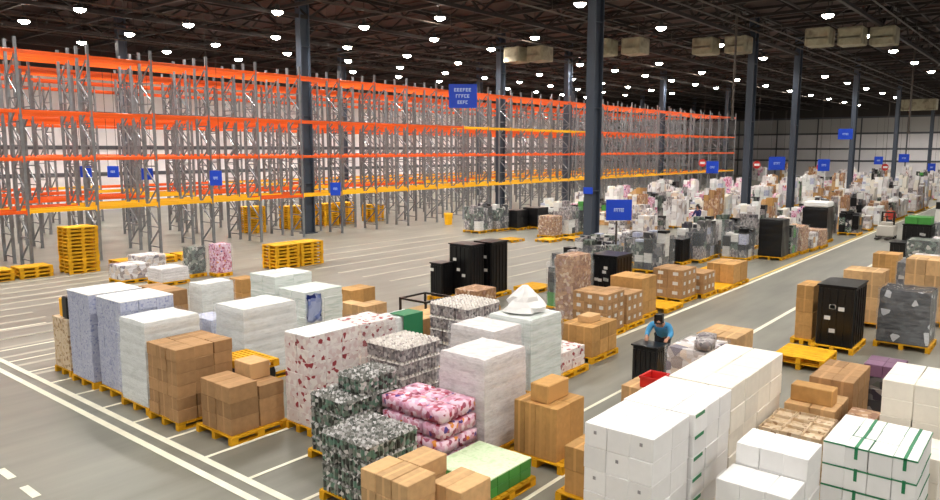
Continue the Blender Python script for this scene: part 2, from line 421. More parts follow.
def rack_row(y, x0, n, label, nfront, detail=True):
    t = empty('pallet_rack', (x0, y, 0)); tag(t, label, 'rack', None)
    for k in range(n + 1): mesh_obj('upright_frame', FR, t, (2.87 * k, 0, 0))
    stuff = bmesh.new()
    def put(k, l, yy, nm):
        X = x0 + 2.87 * k
        yel = (l == 0 and (k % 5 != 1 or k > 7)) or (l == 2 and 38.5 < X < 57 and y < 35)
        if y > 36: yel = (l == 0 and k % 4 == 0)
        mesh_obj(nm, BY if yel else BO, t, (2.87 * k, yy, LV[l]))
    cnt = 0
    for k in range(n):
        for l in range(4):
            if k < nfront: put(k, l, -.03, 'front_beam')
            else: bx(stuff, 2.87 * k + .05, -.055, LV[l] - .075, 2.87 * k + 2.82, -.005, LV[l] + .075, 1 if l == 0 else 0)
            if k < nfront: put(k, l, 1.13, 'rear_beam')
            else: bx(stuff, 2.87 * k + .05, 1.105, LV[l] - .075, 2.87 * k + 2.82, 1.155, LV[l] + .075, 0)
    if len(stuff.verts): o = new_obj('distant_beams', stuff, [MT['orange'], MT['yellow']], t); o['kind'] = 'stuff'
    else: stuff.free()
RX = 12.0 - 2.87
rack_row(34.0, RX - 2.87, 31, 'tall empty pallet rack with orange and yellow beams, front run facing the open floor', 25)
rack_row(36.0, RX, 30, 'tall empty pallet rack standing back to back behind the front run', 20)
rack_row(40.6, RX, 30, 'tall empty pallet rack beyond the first rack aisle', 14)
rack_row(42.6, RX, 30, 'tall empty pallet rack backing the run beyond the first rack aisle', 10)
rack_row(47.0, RX, 30, 'tall empty pallet rack beyond the second rack aisle', 10)
rack_row(53.0, RX, 30, 'tall empty pallet rack before the pale side wall', 8)

# ------------------------------------------------------------------ pallets
_pc = {}
def pallet_meshes(dx, dy, m):
    key = (round(dx, 2), round(dy, 2), m)
    if key in _pc: return _pc[key]
    d = bmesh.new(); n = 7; w = dx / n
    for i in range(n): bx(d, i * w + .012, 0, .122, (i + 1) * w - .012, dy, .144)
    for j in (0, 1, 2):
        y = (0.0, dy / 2 - .05, dy - .1)[j]; bx(d, 0, y, .1, dx, y + .1, .122)
    dm = bpy.data.meshes.new('deck'); d.to_mesh(dm); d.free(); dm.materials.append(MT[m])
    r = bmesh.new(); bx(r, 0, 0, 0, dx, .1, .022)
    for x in (0, dx / 2 - .07, dx - .14): bx(r, x, 0, .022, x + .14, .1, .1)
    rm = bpy.data.meshes.new('runner'); r.to_mesh(rm); r.free(); rm.materials.append(MT[m])
    f = bmesh.new(); f.from_mesh(dm)
    f2 = bmesh.new()
    bm = bmesh.new()
    bx(bm, 0, 0, .1, dx, dy, .144)
    for y in (0, dy / 2 - .05, dy - .1):
        bx(bm, 0, y, 0, dx, y + .1, .022)
        for x in (0, dx / 2 - .07, dx - .14): bx(bm, x, y, .022, x + .14, y + .1, .1)
    f.free(); f2.free()
    sm = bpy.data.meshes.new('wooden_pallet'); bm.to_mesh(sm); bm.free(); sm.materials.append(MT[m])
    _pc[key] = (dm, rm, sm); return _pc[key]
def pallet(x, y, dx, dy, label, detail=True, m='pallet', z=0, group=None):
    dm, rm, sm = pallet_meshes(dx, dy, m)
    if detail:
        t = empty('wooden_pallet', (x, y, z))
        mesh_obj('deck', dm, t)
        for yy in (0, dy / 2 - .05, dy - .1): mesh_obj('runner', rm, t, (0, yy, 0))
    else: t = mesh_obj('wooden_pallet', sm, None, (x, y, z))
    tag(t, label, 'pallet', group)
    return t

# ------------------------------------------------------------------ cartons and packs
_bc = {}
def box_mesh(kind, a, b, c, m):
    key = (kind, round(a, 3), round(b, 3), round(c, 3), m)
    if key in _bc: return _bc[key]
    bm = bmesh.new()
    mats = [MT[m]]
    if kind == 'carton':
        bx(bm, -a / 2, -b / 2, 0, a / 2, b / 2, c, 0, min(.007, c * .05))
    elif kind == 'tray':                       # open tray carton, walls and contents
        bx(bm, -a / 2, -b / 2, 0, a / 2, b / 2, c * .8)
        t = .012
        bx(bm, -a / 2, -b / 2, c * .8, -a / 2 + t, b / 2, c); bx(bm, a / 2 - t, -b / 2, c * .8, a / 2, b / 2, c)
        bx(bm, -a / 2 + t, -b / 2, c * .8, a / 2 - t, -b / 2 + t, c); bx(bm, -a / 2 + t, b / 2 - t, c * .8, a / 2 - t, b / 2, c)
    elif kind == 'bottles':                    # shrink-wrapped pack: scalloped sides, shouldered bumpy top, one skin
        nx = max(2, round(a / .09)); ny = max(2, round(b / .09)); q = 4
        GX, GY = nx * q, ny * q
        def prof(u):                           # 0 at cell border .. 1 in the middle
            f = (u / q) % 1.0; return math.sin(math.pi * f)
        rings = [0, .12, .62, .8]
        top = {}
        for i in range(GX + 1):
            for j in range(GY + 1):
                x = -a / 2 + a * i / GX; y = -b / 2 + b * j / GY
                e = prof(i) * prof(j)
                top[i, j] = bm.verts.new((x, y, c * (.80 + .2 * min(1, e * 1.5))))
        for i in range(GX):
            for j in range(GY): bm.faces.new((top[i, j], top[i + 1, j], top[i + 1, j + 1], top[i, j + 1])).material_index = 1
        loop = [(i, 0) for i in range(GX)] + [(GX, j) for j in range(GY)] + [(i, GY) for i in range(GX, 0, -1)] + [(0, j) for j in range(GY, 0, -1)]
        prev = [top[k] for k in loop]
        for r in (.68, .12, 0):
            cur = []
            for (i, j) in loop:
                x = -a / 2 + a * i / GX; y = -b / 2 + b * j / GY
                o = .018 * (1 - (prof(i) if j in (0, GY) else prof(j)))
                nxn = (-1 if i == 0 else 1 if i == GX else 0); nyn = (-1 if j == 0 else 1 if j == GY else 0)
                cur.append(bm.verts.new((x - nxn * o, y - nyn * o, c * r)))
            for k in range(len(loop)):
                k2 = (k + 1) % len(loop)
                bm.faces.new((cur[k], cur[k2], prev[k2], prev[k]))
            prev = cur
        bm.faces.new(prev[::-1])
        mats = [MT[m], MT['captop' if m == 'greypack' else 'jartop']]
    elif kind == 'bag':                        # soft pack, swollen sides
        n = 5; V = {}
        for i in range(n + 1):
            for j in range(n + 1):
                for s in (0, 1):
                    u, v = i / n * 2 - 1, j / n * 2 - 1
                    pr = (1 - u ** 4) * (1 - v ** 4)
                    V[i, j, s] = bm.verts.new((u * a / 2 * (.93 + .07 * (1 - v * v)), v * b / 2 * (.93 + .07 * (1 - u * u)), c * (.5 + (.38 + .12 * pr) * (1 if s else -1))))
        for i in range(n):
            for j in range(n):
                bm.faces.new((V[i, j, 1], V[i + 1, j, 1], V[i + 1, j + 1, 1], V[i, j + 1, 1])); bm.faces.new((V[i, j, 0], V[i, j + 1, 0], V[i + 1, j + 1, 0], V[i + 1, j, 0]))
        lp = [(i, 0) for i in range(n)] + [(n, j) for j in range(n)] + [(i, n) for i in range(n, 0, -1)] + [(0, j) for j in range(n, 0, -1)]
        for k in range(len(lp)):
            p0, p1 = lp[k], lp[(k + 1) % len(lp)]
            bm.faces.new((V[p0 + (0,)], V[p1 + (0,)], V[p1 + (1,)], V[p0 + (1,)]))
    bmesh.ops.recalc_face_normals(bm, faces=bm.faces[:])
    me = bpy.data.meshes.new(kind); bm.to_mesh(me); bm.free()
    if kind in ('bag',):
        for f in me.polygons: f.use_smooth = True
    for x in mats: me.materials.append(x)
    _bc[key] = me; return me

def strap_mesh(a, b, c, axis):
    bm = bmesh.new(); e = .006; w = .018
    if axis == 'x':      # band running along x over the top, down the -x face
        bx(bm, -a / 2 - e, -w, c * .45, -a / 2, w, c + e); bx(bm, -a / 2, -w, c, a / 2, w, c + e)
    elif axis == 'rim':  # coloured lid edge on the two seen faces
        bx(bm, -a / 2 - e, -b / 2 - e, c * .92, -a / 2, b / 2, c * .99); bx(bm, -a / 2, -b / 2 - e, c * .92, a / 2, -b / 2, c * .99)
    elif axis == 'tick': # short band on the -y face
        bx(bm, -a / 2 + .04, -b / 2 - e, c * .8, a / 2 - .1, -b / 2, c * .95)
    elif axis == 'mark': # printed label near the top corner
        bx(bm, -a / 2 - e, -b * .05, c * .58, -a / 2, b * .07, c * .72)
    elif axis == 'paper':
        bx(bm, -a / 2 - e, -b * .2, c * .4, -a / 2, b * .15, c * .75)
    elif axis == 'side': bx(bm, -a * .2, -b / 2 - e, c * .4, a * .15, -b / 2, c * .75)
    elif axis in ('lid', 'cover'): bx(bm, -a / 2 - .004, -b / 2 - .004, c, a / 2 + .004, b / 2 + .004, c + .02, 0, .004)  # white cover slab; on blue-grey packs it paints overexposed top light
    me = bpy.data.meshes.new('strap'); bm.to_mesh(me); bm.free(); me.materials.append(MT[{'lid': 'palegreen', 'mark': 'greymark', 'cover': 'white', 'paper': 'label', 'side': 'label'}.get(axis, 'gstrap')]); return me

def stack(name, what, desc, x, y, z0, dx, dy, h, nx, ny, nz, m, kind='carton', cat='box', jit=.006, extra=None, skip=None, fill=None):
    """individual packages laid in layers; only those the outside shows are made"""
    a, b, c = dx / nx, dy / ny, h / nz
    g = .0025 if kind == 'carton' else .002
    me = box_mesh(kind, a - g * 2, b - g * 2, c - .001, m)
    sm = {}
    top = {}
    for i in range(nx):
        for j in range(ny):
            tz = nz
            if skip: tz = skip(i, j)
            top[i, j] = tz
    for i in range(nx):
        for j in range(ny):
            for k in range(top[i, j]):
                vis = i == 0 or j == 0 or k == top[i, j] - 1 or k >= top[i - 1, j] or k >= top[i, j - 1]
                if not vis: continue
                o = mesh_obj(name, me, None, (x + a * (i + .5) + random.uniform(-jit, jit), y + b * (j + .5) + random.uniform(-jit, jit), z0 + c * k))
                o.rotation_euler = (0, 0, random.uniform(-.012, .012) * (jit > 0))
                tag(o, '%s %s, %s layer up, %s towards racks, %s down hall' % (what, desc, NUM[k], NUM[j], NUM[i]), cat, '%s %s' % (what, desc))
                if extra:
                    for ax in extra(i, j, k, top[i, j]):
                        if ax not in sm: sm[ax] = strap_mesh(a - g * 2, b - g * 2, c - .001, ax)
                        mesh_obj({'x': 'strap', 'rim': 'lid_edge', 'tick': 'strap', 'mark': 'printed_mark', 'lid': 'lid', 'cover': 'bright_white_top', 'paper': 'paper_label', 'side': 'paper_label'}[ax], sm[ax], o)

def block_me(name, a, b, c, m, layers=6, bulge=.02, seed=1, cell=None):
    """film-wrapped goods: one body with layer grooves, column grooves, uneven faces and a softened top"""
    rnd = random.Random(seed)
    bm = bmesh.new(); NX = 8; NZ = layers * 3
    ph = [rnd.uniform(0, 6.28) for _ in range(6)]
    def off(u, v, z):
        gz = (z * layers) % 1.0
        groove = -.006 if (gz < .12 or gz > .88) else 0
        return groove + bulge * (math.sin(u * 9 + ph[0] + z * 5) * .4 + math.sin(z * 13 + ph[1] + v * 7) * .35)
    P = []
    for iz in range(NZ + 1):
        z = iz / NZ; ring = []
        sh = 1 - .02 * z - (.015 if iz == NZ else 0)
        lp = [(i / NX, 0) for i in range(NX)] + [(1, i / NX) for i in range(NX)] + [(1 - i / NX, 1) for i in range(NX)] + [(0, 1 - i / NX) for i in range(NX)]
        for (u, v) in lp:
            xx, yy = (u - .5) * a * sh, (v - .5) * b * sh
            d = off(u, v, z)
            nx_ = (-1 if u == 0 else 1 if u == 1 else 0); ny_ = (-1 if v == 0 else 1 if v == 1 else 0)
            ring.append(bm.verts.new((xx + nx_ * d, yy + ny_ * d, z * c + (rnd.uniform(-.012, .006) if iz == NZ else 0))))
        P.append(ring)
    n = len(P[0])
    for r in range(NZ):
        for k in range(n): bm.faces.new((P[r][k], P[r][(k + 1) % n], P[r + 1][(k + 1) % n], P[r + 1][k]))
    bm.faces.new(P[0][::-1])
    r = bmesh.ops.inset_region(bm, faces=[bm.faces.new(P[-1])], thickness=min(a, b) * .12, depth=.012)
    me = bpy.data.meshes.new(name); bm.to_mesh(me); bm.free(); me.materials.append(MT[m]); return me

def film_shell(a, b, c, seed=1):
    rnd = random.Random(seed); bm = bmesh.new(); n = 10; P = []
    for iz in range(8):
        z = iz / 7
        lp = [(i / n, 0) for i in range(n)] + [(1, i / n) for i in range(n)] + [(1 - i / n, 1) for i in range(n)] + [(0, 1 - i / n) for i in range(n)]
        P.append([bm.verts.new(((u - .5) * (a + .05) + rnd.uniform(-.008, .008), (v - .5) * (b + .05) + rnd.uniform(-.008, .008), .02 + z * (c + .005))) for u, v in lp])
    N_ = len(P[0])
    for r in range(7):
        for k in range(N_): bm.faces.new((P[r][k], P[r][(k + 1) % N_], P[r + 1][(k + 1) % N_], P[r + 1][k]))
    me = bpy.data.meshes.new('stretch_film'); bm.to_mesh(me); bm.free(); me.materials.append(MT['film']); return me

def wrapped(label, x, y, z0, dx, dy, h, m, layers=6, film=True, seed=1, name='wrapped_load', bulge=.009, cat='pallet load'):
    t = empty(name, (x + dx / 2, y + dy / 2, z0))
    mesh_obj('goods', block_me('goods', dx, dy, h, m, layers, bulge, seed), t)
    if film: mesh_obj('stretch_film', film_shell(dx, dy, h, seed), t)
    tag(t, label, cat)
    return t

def P(x, y, dx, dy, under, **k): return pallet(x, y, dx, dy, under if under.startswith('empty') else 'yellow wooden pallet under %s' % under, **k)
PZ = .146

# ------------------------------------------------------------------ row along the double floor line
P(6.5, 16.75, 1.0, .85, 'the beige print cartons at the end of the row')
stack('print_carton', 'beige carton', 'end of line row', 6.52, 16.78, PZ, .95, .8, 1.15, 3, 3, 4, 'beige', cat='box')
bm = bmesh.new(); bx(bm, 0, 0, 0, .3, .22, .42, 0, .02); bx(bm, .05, -.005, .1, .25, 0, .34)
o = new_obj('yellow_box', bm, MT['yellow']); o.location = (6.6, 17.15, PZ + 1.15)
tag(o, 'small yellow box standing on the beige cartons beside the blue stacks', 'box')
bm = bmesh.new(); bx(bm, 0, 0, 0, .3, .28, .5, 0, .03); o = new_obj('black_box', bm, MT['black']); o.location = (6.55, 16.82, PZ + 1.15)
tag(o, 'small black box on the beige cartons against the blue stack', 'box')
P(6.45, 15.5, 1.2, 1.08, 'the outer blue-grey stack')
stack('ream_pack', 'blue-grey pack', 'in outer blue stack', 6.47, 15.52, PZ, 1.14, 1.04, 1.86, 3, 4, 9, 'bluegrey', extra=lambda i, j, k, t: ['cover'] if k == t - 1 else [])  # white covers paint the blown-out light on the pack tops
P(6.5, 14.28, 1.2, 1.1, 'the blue-grey stack beside the white wrapped load')
stack('ream_pack', 'blue-grey pack', 'in inner blue stack', 6.55, 14.3, PZ, 1.12, 1.06, 1.86, 3, 4, 9, 'bluegrey', extra=lambda i, j, k, t: ['cover'] if k == t - 1 else [])  # same white covers, overexposed top light put into the colour
P(6.42, 13.14, 1.2, 1.08, 'the white wrapped load beside the blue stacks')
wrapped('white film-wrapped load between the blue-grey stack and the tall brown stack', 6.44, 13.16, PZ, 1.15, 1.02, 1.64, 'wrapw', 7, seed=2)
P(6.38, 11.98, 1.2, 1.08, 'the tall brown carton stack')
stack('cardboard_carton', 'brown carton', 'in tall wrapped stack', 6.4, 12.0, PZ, 1.14, 1.02, 1.34, 3, 3, 6, 'brown', jit=.012)
P(6.6, 10.65, 1.2, 1.12, 'the low brown cartons beside the double line')
stack('cardboard_carton', 'brown carton', 'in waist-high corner stack', 6.65, 10.72, PZ, .56, .92, .86, 1, 2, 3, 'brown', jit=.008)
stack('cardboard_carton', 'brown carton', 'behind waist-high stack', 7.23, 10.72, PZ, .52, .92, .74, 1, 2, 3, 'brown', jit=.008,)
for i, (x, y, z) in enumerate(((7.32, 11.1, PZ + .745),)):
    bm = bmesh.new(); bx(bm, 0, 0, 0, .42, .5, .3, 0, .01); o = new_obj('cardboard_carton', bm, MT['tan']); o.location = (x, y, z)
    tag(o, 'single tan carton on top of the low brown stack beside the speckled red boxes', 'box')
P(7.72, 9.95, 1.2, .72, 'the red and white boxes')
stack('printed_box', 'red-white box', 'in speckled tall stack', 7.75, 9.98, PZ, 1.16, .68, 1.63, 3, 2, 7, 'redwhite', jit=.004, extra=lambda i, j, k, t: ['cover'] if k == t - 1 else [])
P(7.17, 8.38, 1.25, .95, 'the dark jar packs by the red and white boxes')
stack('jar_pack', 'dark jar pack', 'beside red-white boxes', 7.2, 8.4, PZ, 1.16, .88, .98, 3, 3, 4, 'jar', 'bottles', 'pack')
stack('jar_pack', 'dark jar pack', 'on raised upper tier', 7.56, 8.42, PZ + .98, .8, .6, .3, 2, 2, 1, 'jar', 'bottles', 'pack')
P(6.35, 6.98, 1.1, 1.05, 'the dark jar packs by the double line')
stack('jar_pack', 'dark jar pack', 'beside small tan cartons', 6.38, 7.02, PZ, 1.0, .98, .9, 3, 3, 4, 'jar', 'bottles', 'pack')
P(7.82, 6.98, .95, 1.38, 'the pink snack packs')
stack('snack_pack', 'pink snack pack', 'in bright pink stack', 7.86, 7.0, PZ, .86, 1.3, .98, 2, 3, 4, 'pink', 'bag', 'pack', jit=.015)

# small cartons and green trays
P(5.7, 4.95, 1.25, 1.55, 'the small tan cartons in front of the green trays')
stack('small_carton', 'tan carton', 'in row of three columns', 5.75, 5.66, PZ, .5, .8, .98, 1, 3, 4, 'tan', jit=.006)
stack('small_carton', 'tan carton', 'behind row of three', 6.32, 5.98, PZ, .5, .42, .94, 1, 1, 4, 'tan', jit=.006)
stack('small_carton', 'tan carton', 'close to green trays', 6.3, 5.3, PZ, .58, .5, .8, 1, 2, 3, 'tan', jit=.006)
P(7.5, 5.85, 1.2, 1.08, 'the green trays')
stack('green_tray', 'green tray', 'with pale lids', 7.54, 5.9, PZ, 1.1, 1.0, .28, 4, 3, 2, 'green', cat='tray', jit=.004, extra=lambda i, j, k, t: ['lid'] if k == t - 1 else [])
# ------------------------------------------------------------------ second and third rows
P(9.0, 8.92, 1.1, .98, 'the grey bottle packs behind the dark jars')
stack('bottle_pack', 'grey bottle pack', 'behind dark jar packs', 9.02, 8.96, PZ, 1.03, .94, 1.36, 3, 3, 5, 'greypack', 'bottles', 'pack')
P(9.65, 10.75, 1.1, .95, 'the white load with red specks')
wrapped('white load with red specks behind the red and white boxes', 9.7, 10.8, PZ, 1.0, .85, 1.36, 'redwhite', 5, seed=4)
P(8.78, 6.9, 1.25, 1.05, 'the pinkish white wrapped load')
wrapped('pinkish white wrapped load behind the pink snack packs', 8.82, 6.93, PZ, 1.16, .97, 1.55, 'wrapp', 6, seed=5)
P(10.65, 8.12, 1.0, 1.2, 'the pale wrapped load with grey marks')
wrapped('pale wrapped load with grey marks behind the pinkish white load', 10.7, 8.17, PZ, .9, 1.12, 1.44, 'wrapp', 6, seed=6)
P(11.8, 8.1, 1.2, 1.15, 'the tall greenish white wrapped load')
wrapped('tall greenish white wrapped load topped with crumpled film', 11.85, 8.13, PZ, 1.15, 1.08, 1.46, 'wrapg', 6, seed=7, bulge=.01)
bm = bmesh.new(); rnd = random.Random(3); rings = []
for r in range(6):
    z = r / 5; R = .4 * (1 - z) ** .7 + .07
    rings.append([bm.verts.new((math.cos(k * .4488) * R * rnd.uniform(.7, 1.15), math.sin(k * .4488) * R * rnd.uniform(.7, 1.15), z * .52)) for k in range(14)])
for r in range(5):
    for k in range(14): bm.faces.new((rings[r][k], rings[r][(k + 1) % 14], rings[r + 1][(k + 1) % 14], rings[r + 1][k]))
bm.faces.new(rings[-1]); bm.faces.new(rings[0][::-1])
o = new_obj('crumpled_film', bm, MT['white']); o.location = (12.5, 8.75, PZ + 1.5); tag(o, 'crumpled peak of white film on the tall greenish white load', 'plastic film')
P(11.95, 9.85, 1.25, 1.2, 'the grey packs in front of the black crates')
stack('bottle_pack', 'grey bottle pack', 'near black crates', 12.0, 9.9, PZ, 1.18, 1.14, 1.46, 3, 3, 5, 'greypack', 'bottles', 'pack')
P(8.55, 13.2, 1.45, 1.15, 'the broad white wrapped load')
wrapped('broad white wrapped load behind the brown carton stacks', 8.6, 13.22, PZ, 1.38, 1.08, 1.52, 'wrapw', 6, seed=8)
P(8.6, 14.5, 1.1, 1.0, 'the small blue-grey load')
wrapped('small bluish wrapped load between two white loads', 8.65, 14.55, PZ, .6, .9, 1.08, 'bluegrey', 5, seed=9)
P(9.35, 17.85, .7, 1.6, 'the brown cartons behind the blue stacks')
stack('cardboard_carton', 'brown carton', 'behind the blue stacks', 9.4, 17.9, PZ, .6, 1.5, 1.2, 1, 4, 3, 'brown')
P(10.0, 17.2, 1.05, .9, 'the square white load')
wrapped('square white wrapped load between two brown loads', 10.03, 17.25, PZ, .95, .62, 1.38, 'wrapw', 5, seed=10)
P(11.6, 17.9, 1.0, 1.0, 'the small brown load beside the square white load')
stack('cardboard_carton', 'brown carton', 'beside square white load', 11.68, 17.98, PZ, .58, .6, 1.2, 1, 1, 3, 'ochre')
for n, yy in enumerate((14.0, 15.2)):
    P(10.8, yy, 1.3, 1.12, ['the banded white stack with blue film', 'the further banded white stack'][n])
    stack('flat_white_case', 'flat white case', ['in near banded stack', 'in further banded stack'][n], 10.84, yy + .03, PZ, 1.18, 1.04, 1.45 + .25 * n, 2, 2, 7 + n, 'wrapg', jit=.01)
bm = bmesh.new(); rnd = random.Random(9); V = {}
for i in range(9):
    for j in range(9):
        V[i, j] = bm.verts.new((i * .055 - .02 * math.sin(j), -.035 - rnd.uniform(0, .035), j * .085 + .02 * math.cos(i * 1.3)))
for i in range(8):
    for j in range(8): bm.faces.new((V[i, j], V[i + 1, j], V[i + 1, j + 1], V[i, j + 1]))
bmesh.ops.solidify(bm, geom=bm.faces[:], thickness=.01)
o = new_obj('printed_film', bm, MT['bluefilm'], smooth=True); o.location = (10.84, 14.0, PZ + .72)
tag(o, 'blue printed film clinging to the side of the banded white stack', 'plastic film')
P(12.65, 13.9, 1.1, 1.15, 'the untidy brown cartons')
stack('cardboard_carton', 'tan carton', 'in untidy low heap', 12.7, 13.95, PZ, .8, 1.0, .8, 2, 2, 2, 'tan', jit=.02, skip=lambda i, j: 2 - (i * j))
P(13.95, 15.9, 1.1, .9, 'the low cartons behind the untidy heap')
stack('cardboard_carton', 'ochre carton', 'behind the untidy heap', 14.0, 15.95, PZ, .95, .68, .78, 2, 1, 2, 'ochre', jit=.015)
P(13.95, 12.95, 1.2, 1.2, 'the black framed crate')
t = empty('open_crate', (14.0, 13.0, PZ)); bm = bmesh.new(); bx(bm, .055, .055, 0, .995, .945, .5, 0, .01); new_obj('carton_liner', bm, MT['tan'], t)
for xx in (0, 1.0):
    for yy in (0, .95):
        bm = bmesh.new(); bx(bm, xx, yy, 0, xx + .05, yy + .05, .85); new_obj('post', bm, MT['black'], t)
bm = bmesh.new(); bx(bm, .05, 0, .8, 1.0, .05, .85); bx(bm, .05, .95, .8, 1.0, 1.0, .85); bx(bm, 0, .05, .8, .05, .95, .85); bx(bm, 1.0, .05, .8, 1.05, .95, .85)
new_obj('top_rail', bm, MT['black'], t)
tag(t, 'black framed open crate with brown liner behind the untidy cartons', 'crate')
P(10.9, 10.95, .95, .8, 'the pale load with the green sheet')
t = wrapped('small pale load with a green sheet hanging over its side', 10.95, 11.0, PZ, .8, .6, 1.25, 'wrapw', 4, seed=12, film=False)
bm = bmesh.new(); bx(bm, -.25, -.345, .55, .35, -.33, 1.27); bx(bm, -.25, -.345, 1.27, .35, .1, 1.285)
o = new_obj('side_sheet', bm, MT['gstrap'], t); o['label'] = 'green sheet over the side'
P(11.95, 11.3, 1.2, .9, 'the low tan cartons beside the grey bottle packs')
stack('cardboard_carton', 'tan carton', 'beside grey bottle packs', 12.0, 11.35, PZ, 1.1, .75, .96, 2, 2, 3, 'tan', jit=.015, skip=lambda i, j: 3 - (i == 0 and j == 1))
P(13.15, 8.2, 1.15, 1.1, 'the low red and white cases')
stack('printed_box', 'red-white case', 'in low aisle stack', 13.2, 8.28, PZ, 1.05, .98, .45, 2, 2, 2, 'redwhite')
P(14.7, 8.35, 1.3, .95, 'the low ochre carton block by the aisle')
stack('cardboard_carton', 'ochre carton', 'in low aisle block', 14.74, 8.38, PZ, 1.2, .86, .72, 3, 2, 2, 'ochre')
bm = bmesh.new(); bx(bm, 0, 0, 0, .5, .35, .16, 0, .01); o = new_obj('cardboard_carton', bm, MT['tan']); o.location = (15.1, 8.65, PZ + .722)
tag(o, 'flat tan carton lying on the low ochre block by the aisle', 'box')
P(16.95, 9.2, 1.1, 1.15, 'the chest-high cartons on the aisle edge')
stack('cardboard_carton', 'ochre carton', 'chest-high on aisle edge', 17.0, 9.25, PZ, 1.0, 1.05, 1.05, 3, 3, 4, 'brown', extra=lambda i, j, k, t: ['paper', 'side'])
P(18.2, 9.25, 1.1, 1.15, 'the second carton stack on the aisle edge')
stack('cardboard_carton', 'ochre carton', 'second along aisle edge', 18.25, 9.3, PZ, 1.0, 1.05, .85, 3, 3, 3, 'brown', extra=lambda i, j, k, t: ['paper', 'side'])
P(19.5, 9.45, 1.1, 1.15, 'the third carton stack on the aisle edge')
stack('cardboard_carton', 'brown carton', 'third along aisle edge', 19.55, 9.5, PZ, 1.0, 1.05, 1.1, 2, 2, 3, 'ochre')
P(20.9, 9.3, 1.25, 1.15, 'empty yellow pallet between brown carton stacks on the aisle edge')
# white cartons beside the aisle
P(7.05, 3.3, 1.2, .95, 'the tallest white cartons with small printed marks')
stack('white_carton', 'white carton', 'with printed corner marks', 7.25, 3.32, PZ, 1.0, .88, 1.68, 2, 3, 6, 'white', extra=lambda i, j, k, t: ['mark'] if i == 0 and (j + k) % 2 else [])
P(8.3, 3.25, 1.25, 1.05, 'the white cartons with green straps on their ends')
stack('white_carton', 'white carton', 'in green-strapped middle stack', 8.33, 3.3, PZ, 1.25, .96, 1.66, 3, 3, 6, 'white', extra=lambda i, j, k, t: ['tick'] if i == 0 and j == 0 else [])
P(9.65, 3.25, 1.1, 1.0, 'the start of the broad cream carton block')
P(10.8, 3.25, 1.2, 1.0, 'the end of the broad cream carton block')
stack('cream_carton', 'cream carton', 'in long aisle block', 9.66, 3.32, PZ, 2.26, .92, 1.65, 4, 2, 5, 'cream')
P(12.85, 4.9, 1.25, .9, 'the low white load with grey marks')
wrapped('low white load with grey marks before the long cream block', 12.88, 4.93, PZ, 1.15, .78, 1.14, 'mixlight', 5, seed=21)
for i, (x, y) in enumerate(((13.1, 5.05), (13.55, 5.2))):
    o = mesh_obj('soft_pack', box_mesh('bag', .36, .3, .2, 'greypack'), None, (x, y, PZ + 1.15))
    tag(o, ['small grey soft pack on the low white load, nearer the person', 'small grey soft pack on the low white load, nearer the tan cartons'][i], 'pack')
P(14.2, 4.85, 1.2, .9, 'the tan cartons behind the low white load')
stack('cardboard_carton', 'tan carton', 'behind low white load', 14.25, 4.88, PZ, 1.08, .8, 1.14, 2, 2, 3, 'tan')
P(11.3, 5.1, 1.1, .85, 'the red tote')
stack('cardboard_carton', 'tan carton', 'under the red tote', 11.35, 5.15, PZ, .95, .7, .74, 2, 2, 2, 'tan')
t = empty('storage_tote', (11.45, 5.2, PZ + .745)); t.scale = (.72, .85, .8); bm = bmesh.new()
bx(bm, 0, 0, 0, .6, .4, .02); bx(bm, 0, 0, .02, .02, .4, .24); bx(bm, .58, 0, .02, .6, .4, .24); bx(bm, .02, 0, .02, .58, .02, .24); bx(bm, .02, .38, .02, .58, .4, .24)
new_obj('body', bm, MT['red'], t); bm = bmesh.new()
bx(bm, -.02, -.02, .2, .62, 0, .25); bx(bm, -.02, .4, .2, .62, .42, .25); bx(bm, -.02, 0, .2, 0, .4, .25); bx(bm, .6, 0, .2, .62, .4, .25); new_obj('rim', bm, MT['red'], t)
tag(t, 'red plastic tote on tan cartons beside the black container', 'box')
def container(x, y, dx, dy, h, label, z=PZ, lid=True, marks=2):
    t = empty('black_container', (x, y, z))
    bm = bmesh.new(); bx(bm, 0, 0, 0, dx, dy, h, 0, .02)
    for k in range(5):
        u = dy * (k + .5) / 5; bx(bm, -.02, u - .03, .05, 0, u + .03, h - .06)
    for k in range(5):
        u = dx * (k + .5) / 5; bx(bm, u - .03, -.02, .05, u + .03, 0, h - .06)
    new_obj('body', bm, MT['black'], t)
    bm = bmesh.new(); bx(bm, -.03, -.03, h, dx + .03, dy + .03, h + .04, 0, .01); new_obj('lid', bm, MT['black'], t)
    rnd = random.Random(int(x * 10))
    for k in range(marks):
        bm = bmesh.new(); u = rnd.uniform(.15, .7) * dy; v = rnd.uniform(.2, .8) * h; bx(bm, -.03, u, v, -.02, u + .14, v + .1)
        o = new_obj('paper_label', bm, MT['label'], t)
    return tag(t, label, 'container')
P(13.7, 6.25, .8, .65, 'the black container by the person')
container(13.75, 6.3, .45, .55, .78, 'plain black container in front of the person in the blue shirt', marks=0)

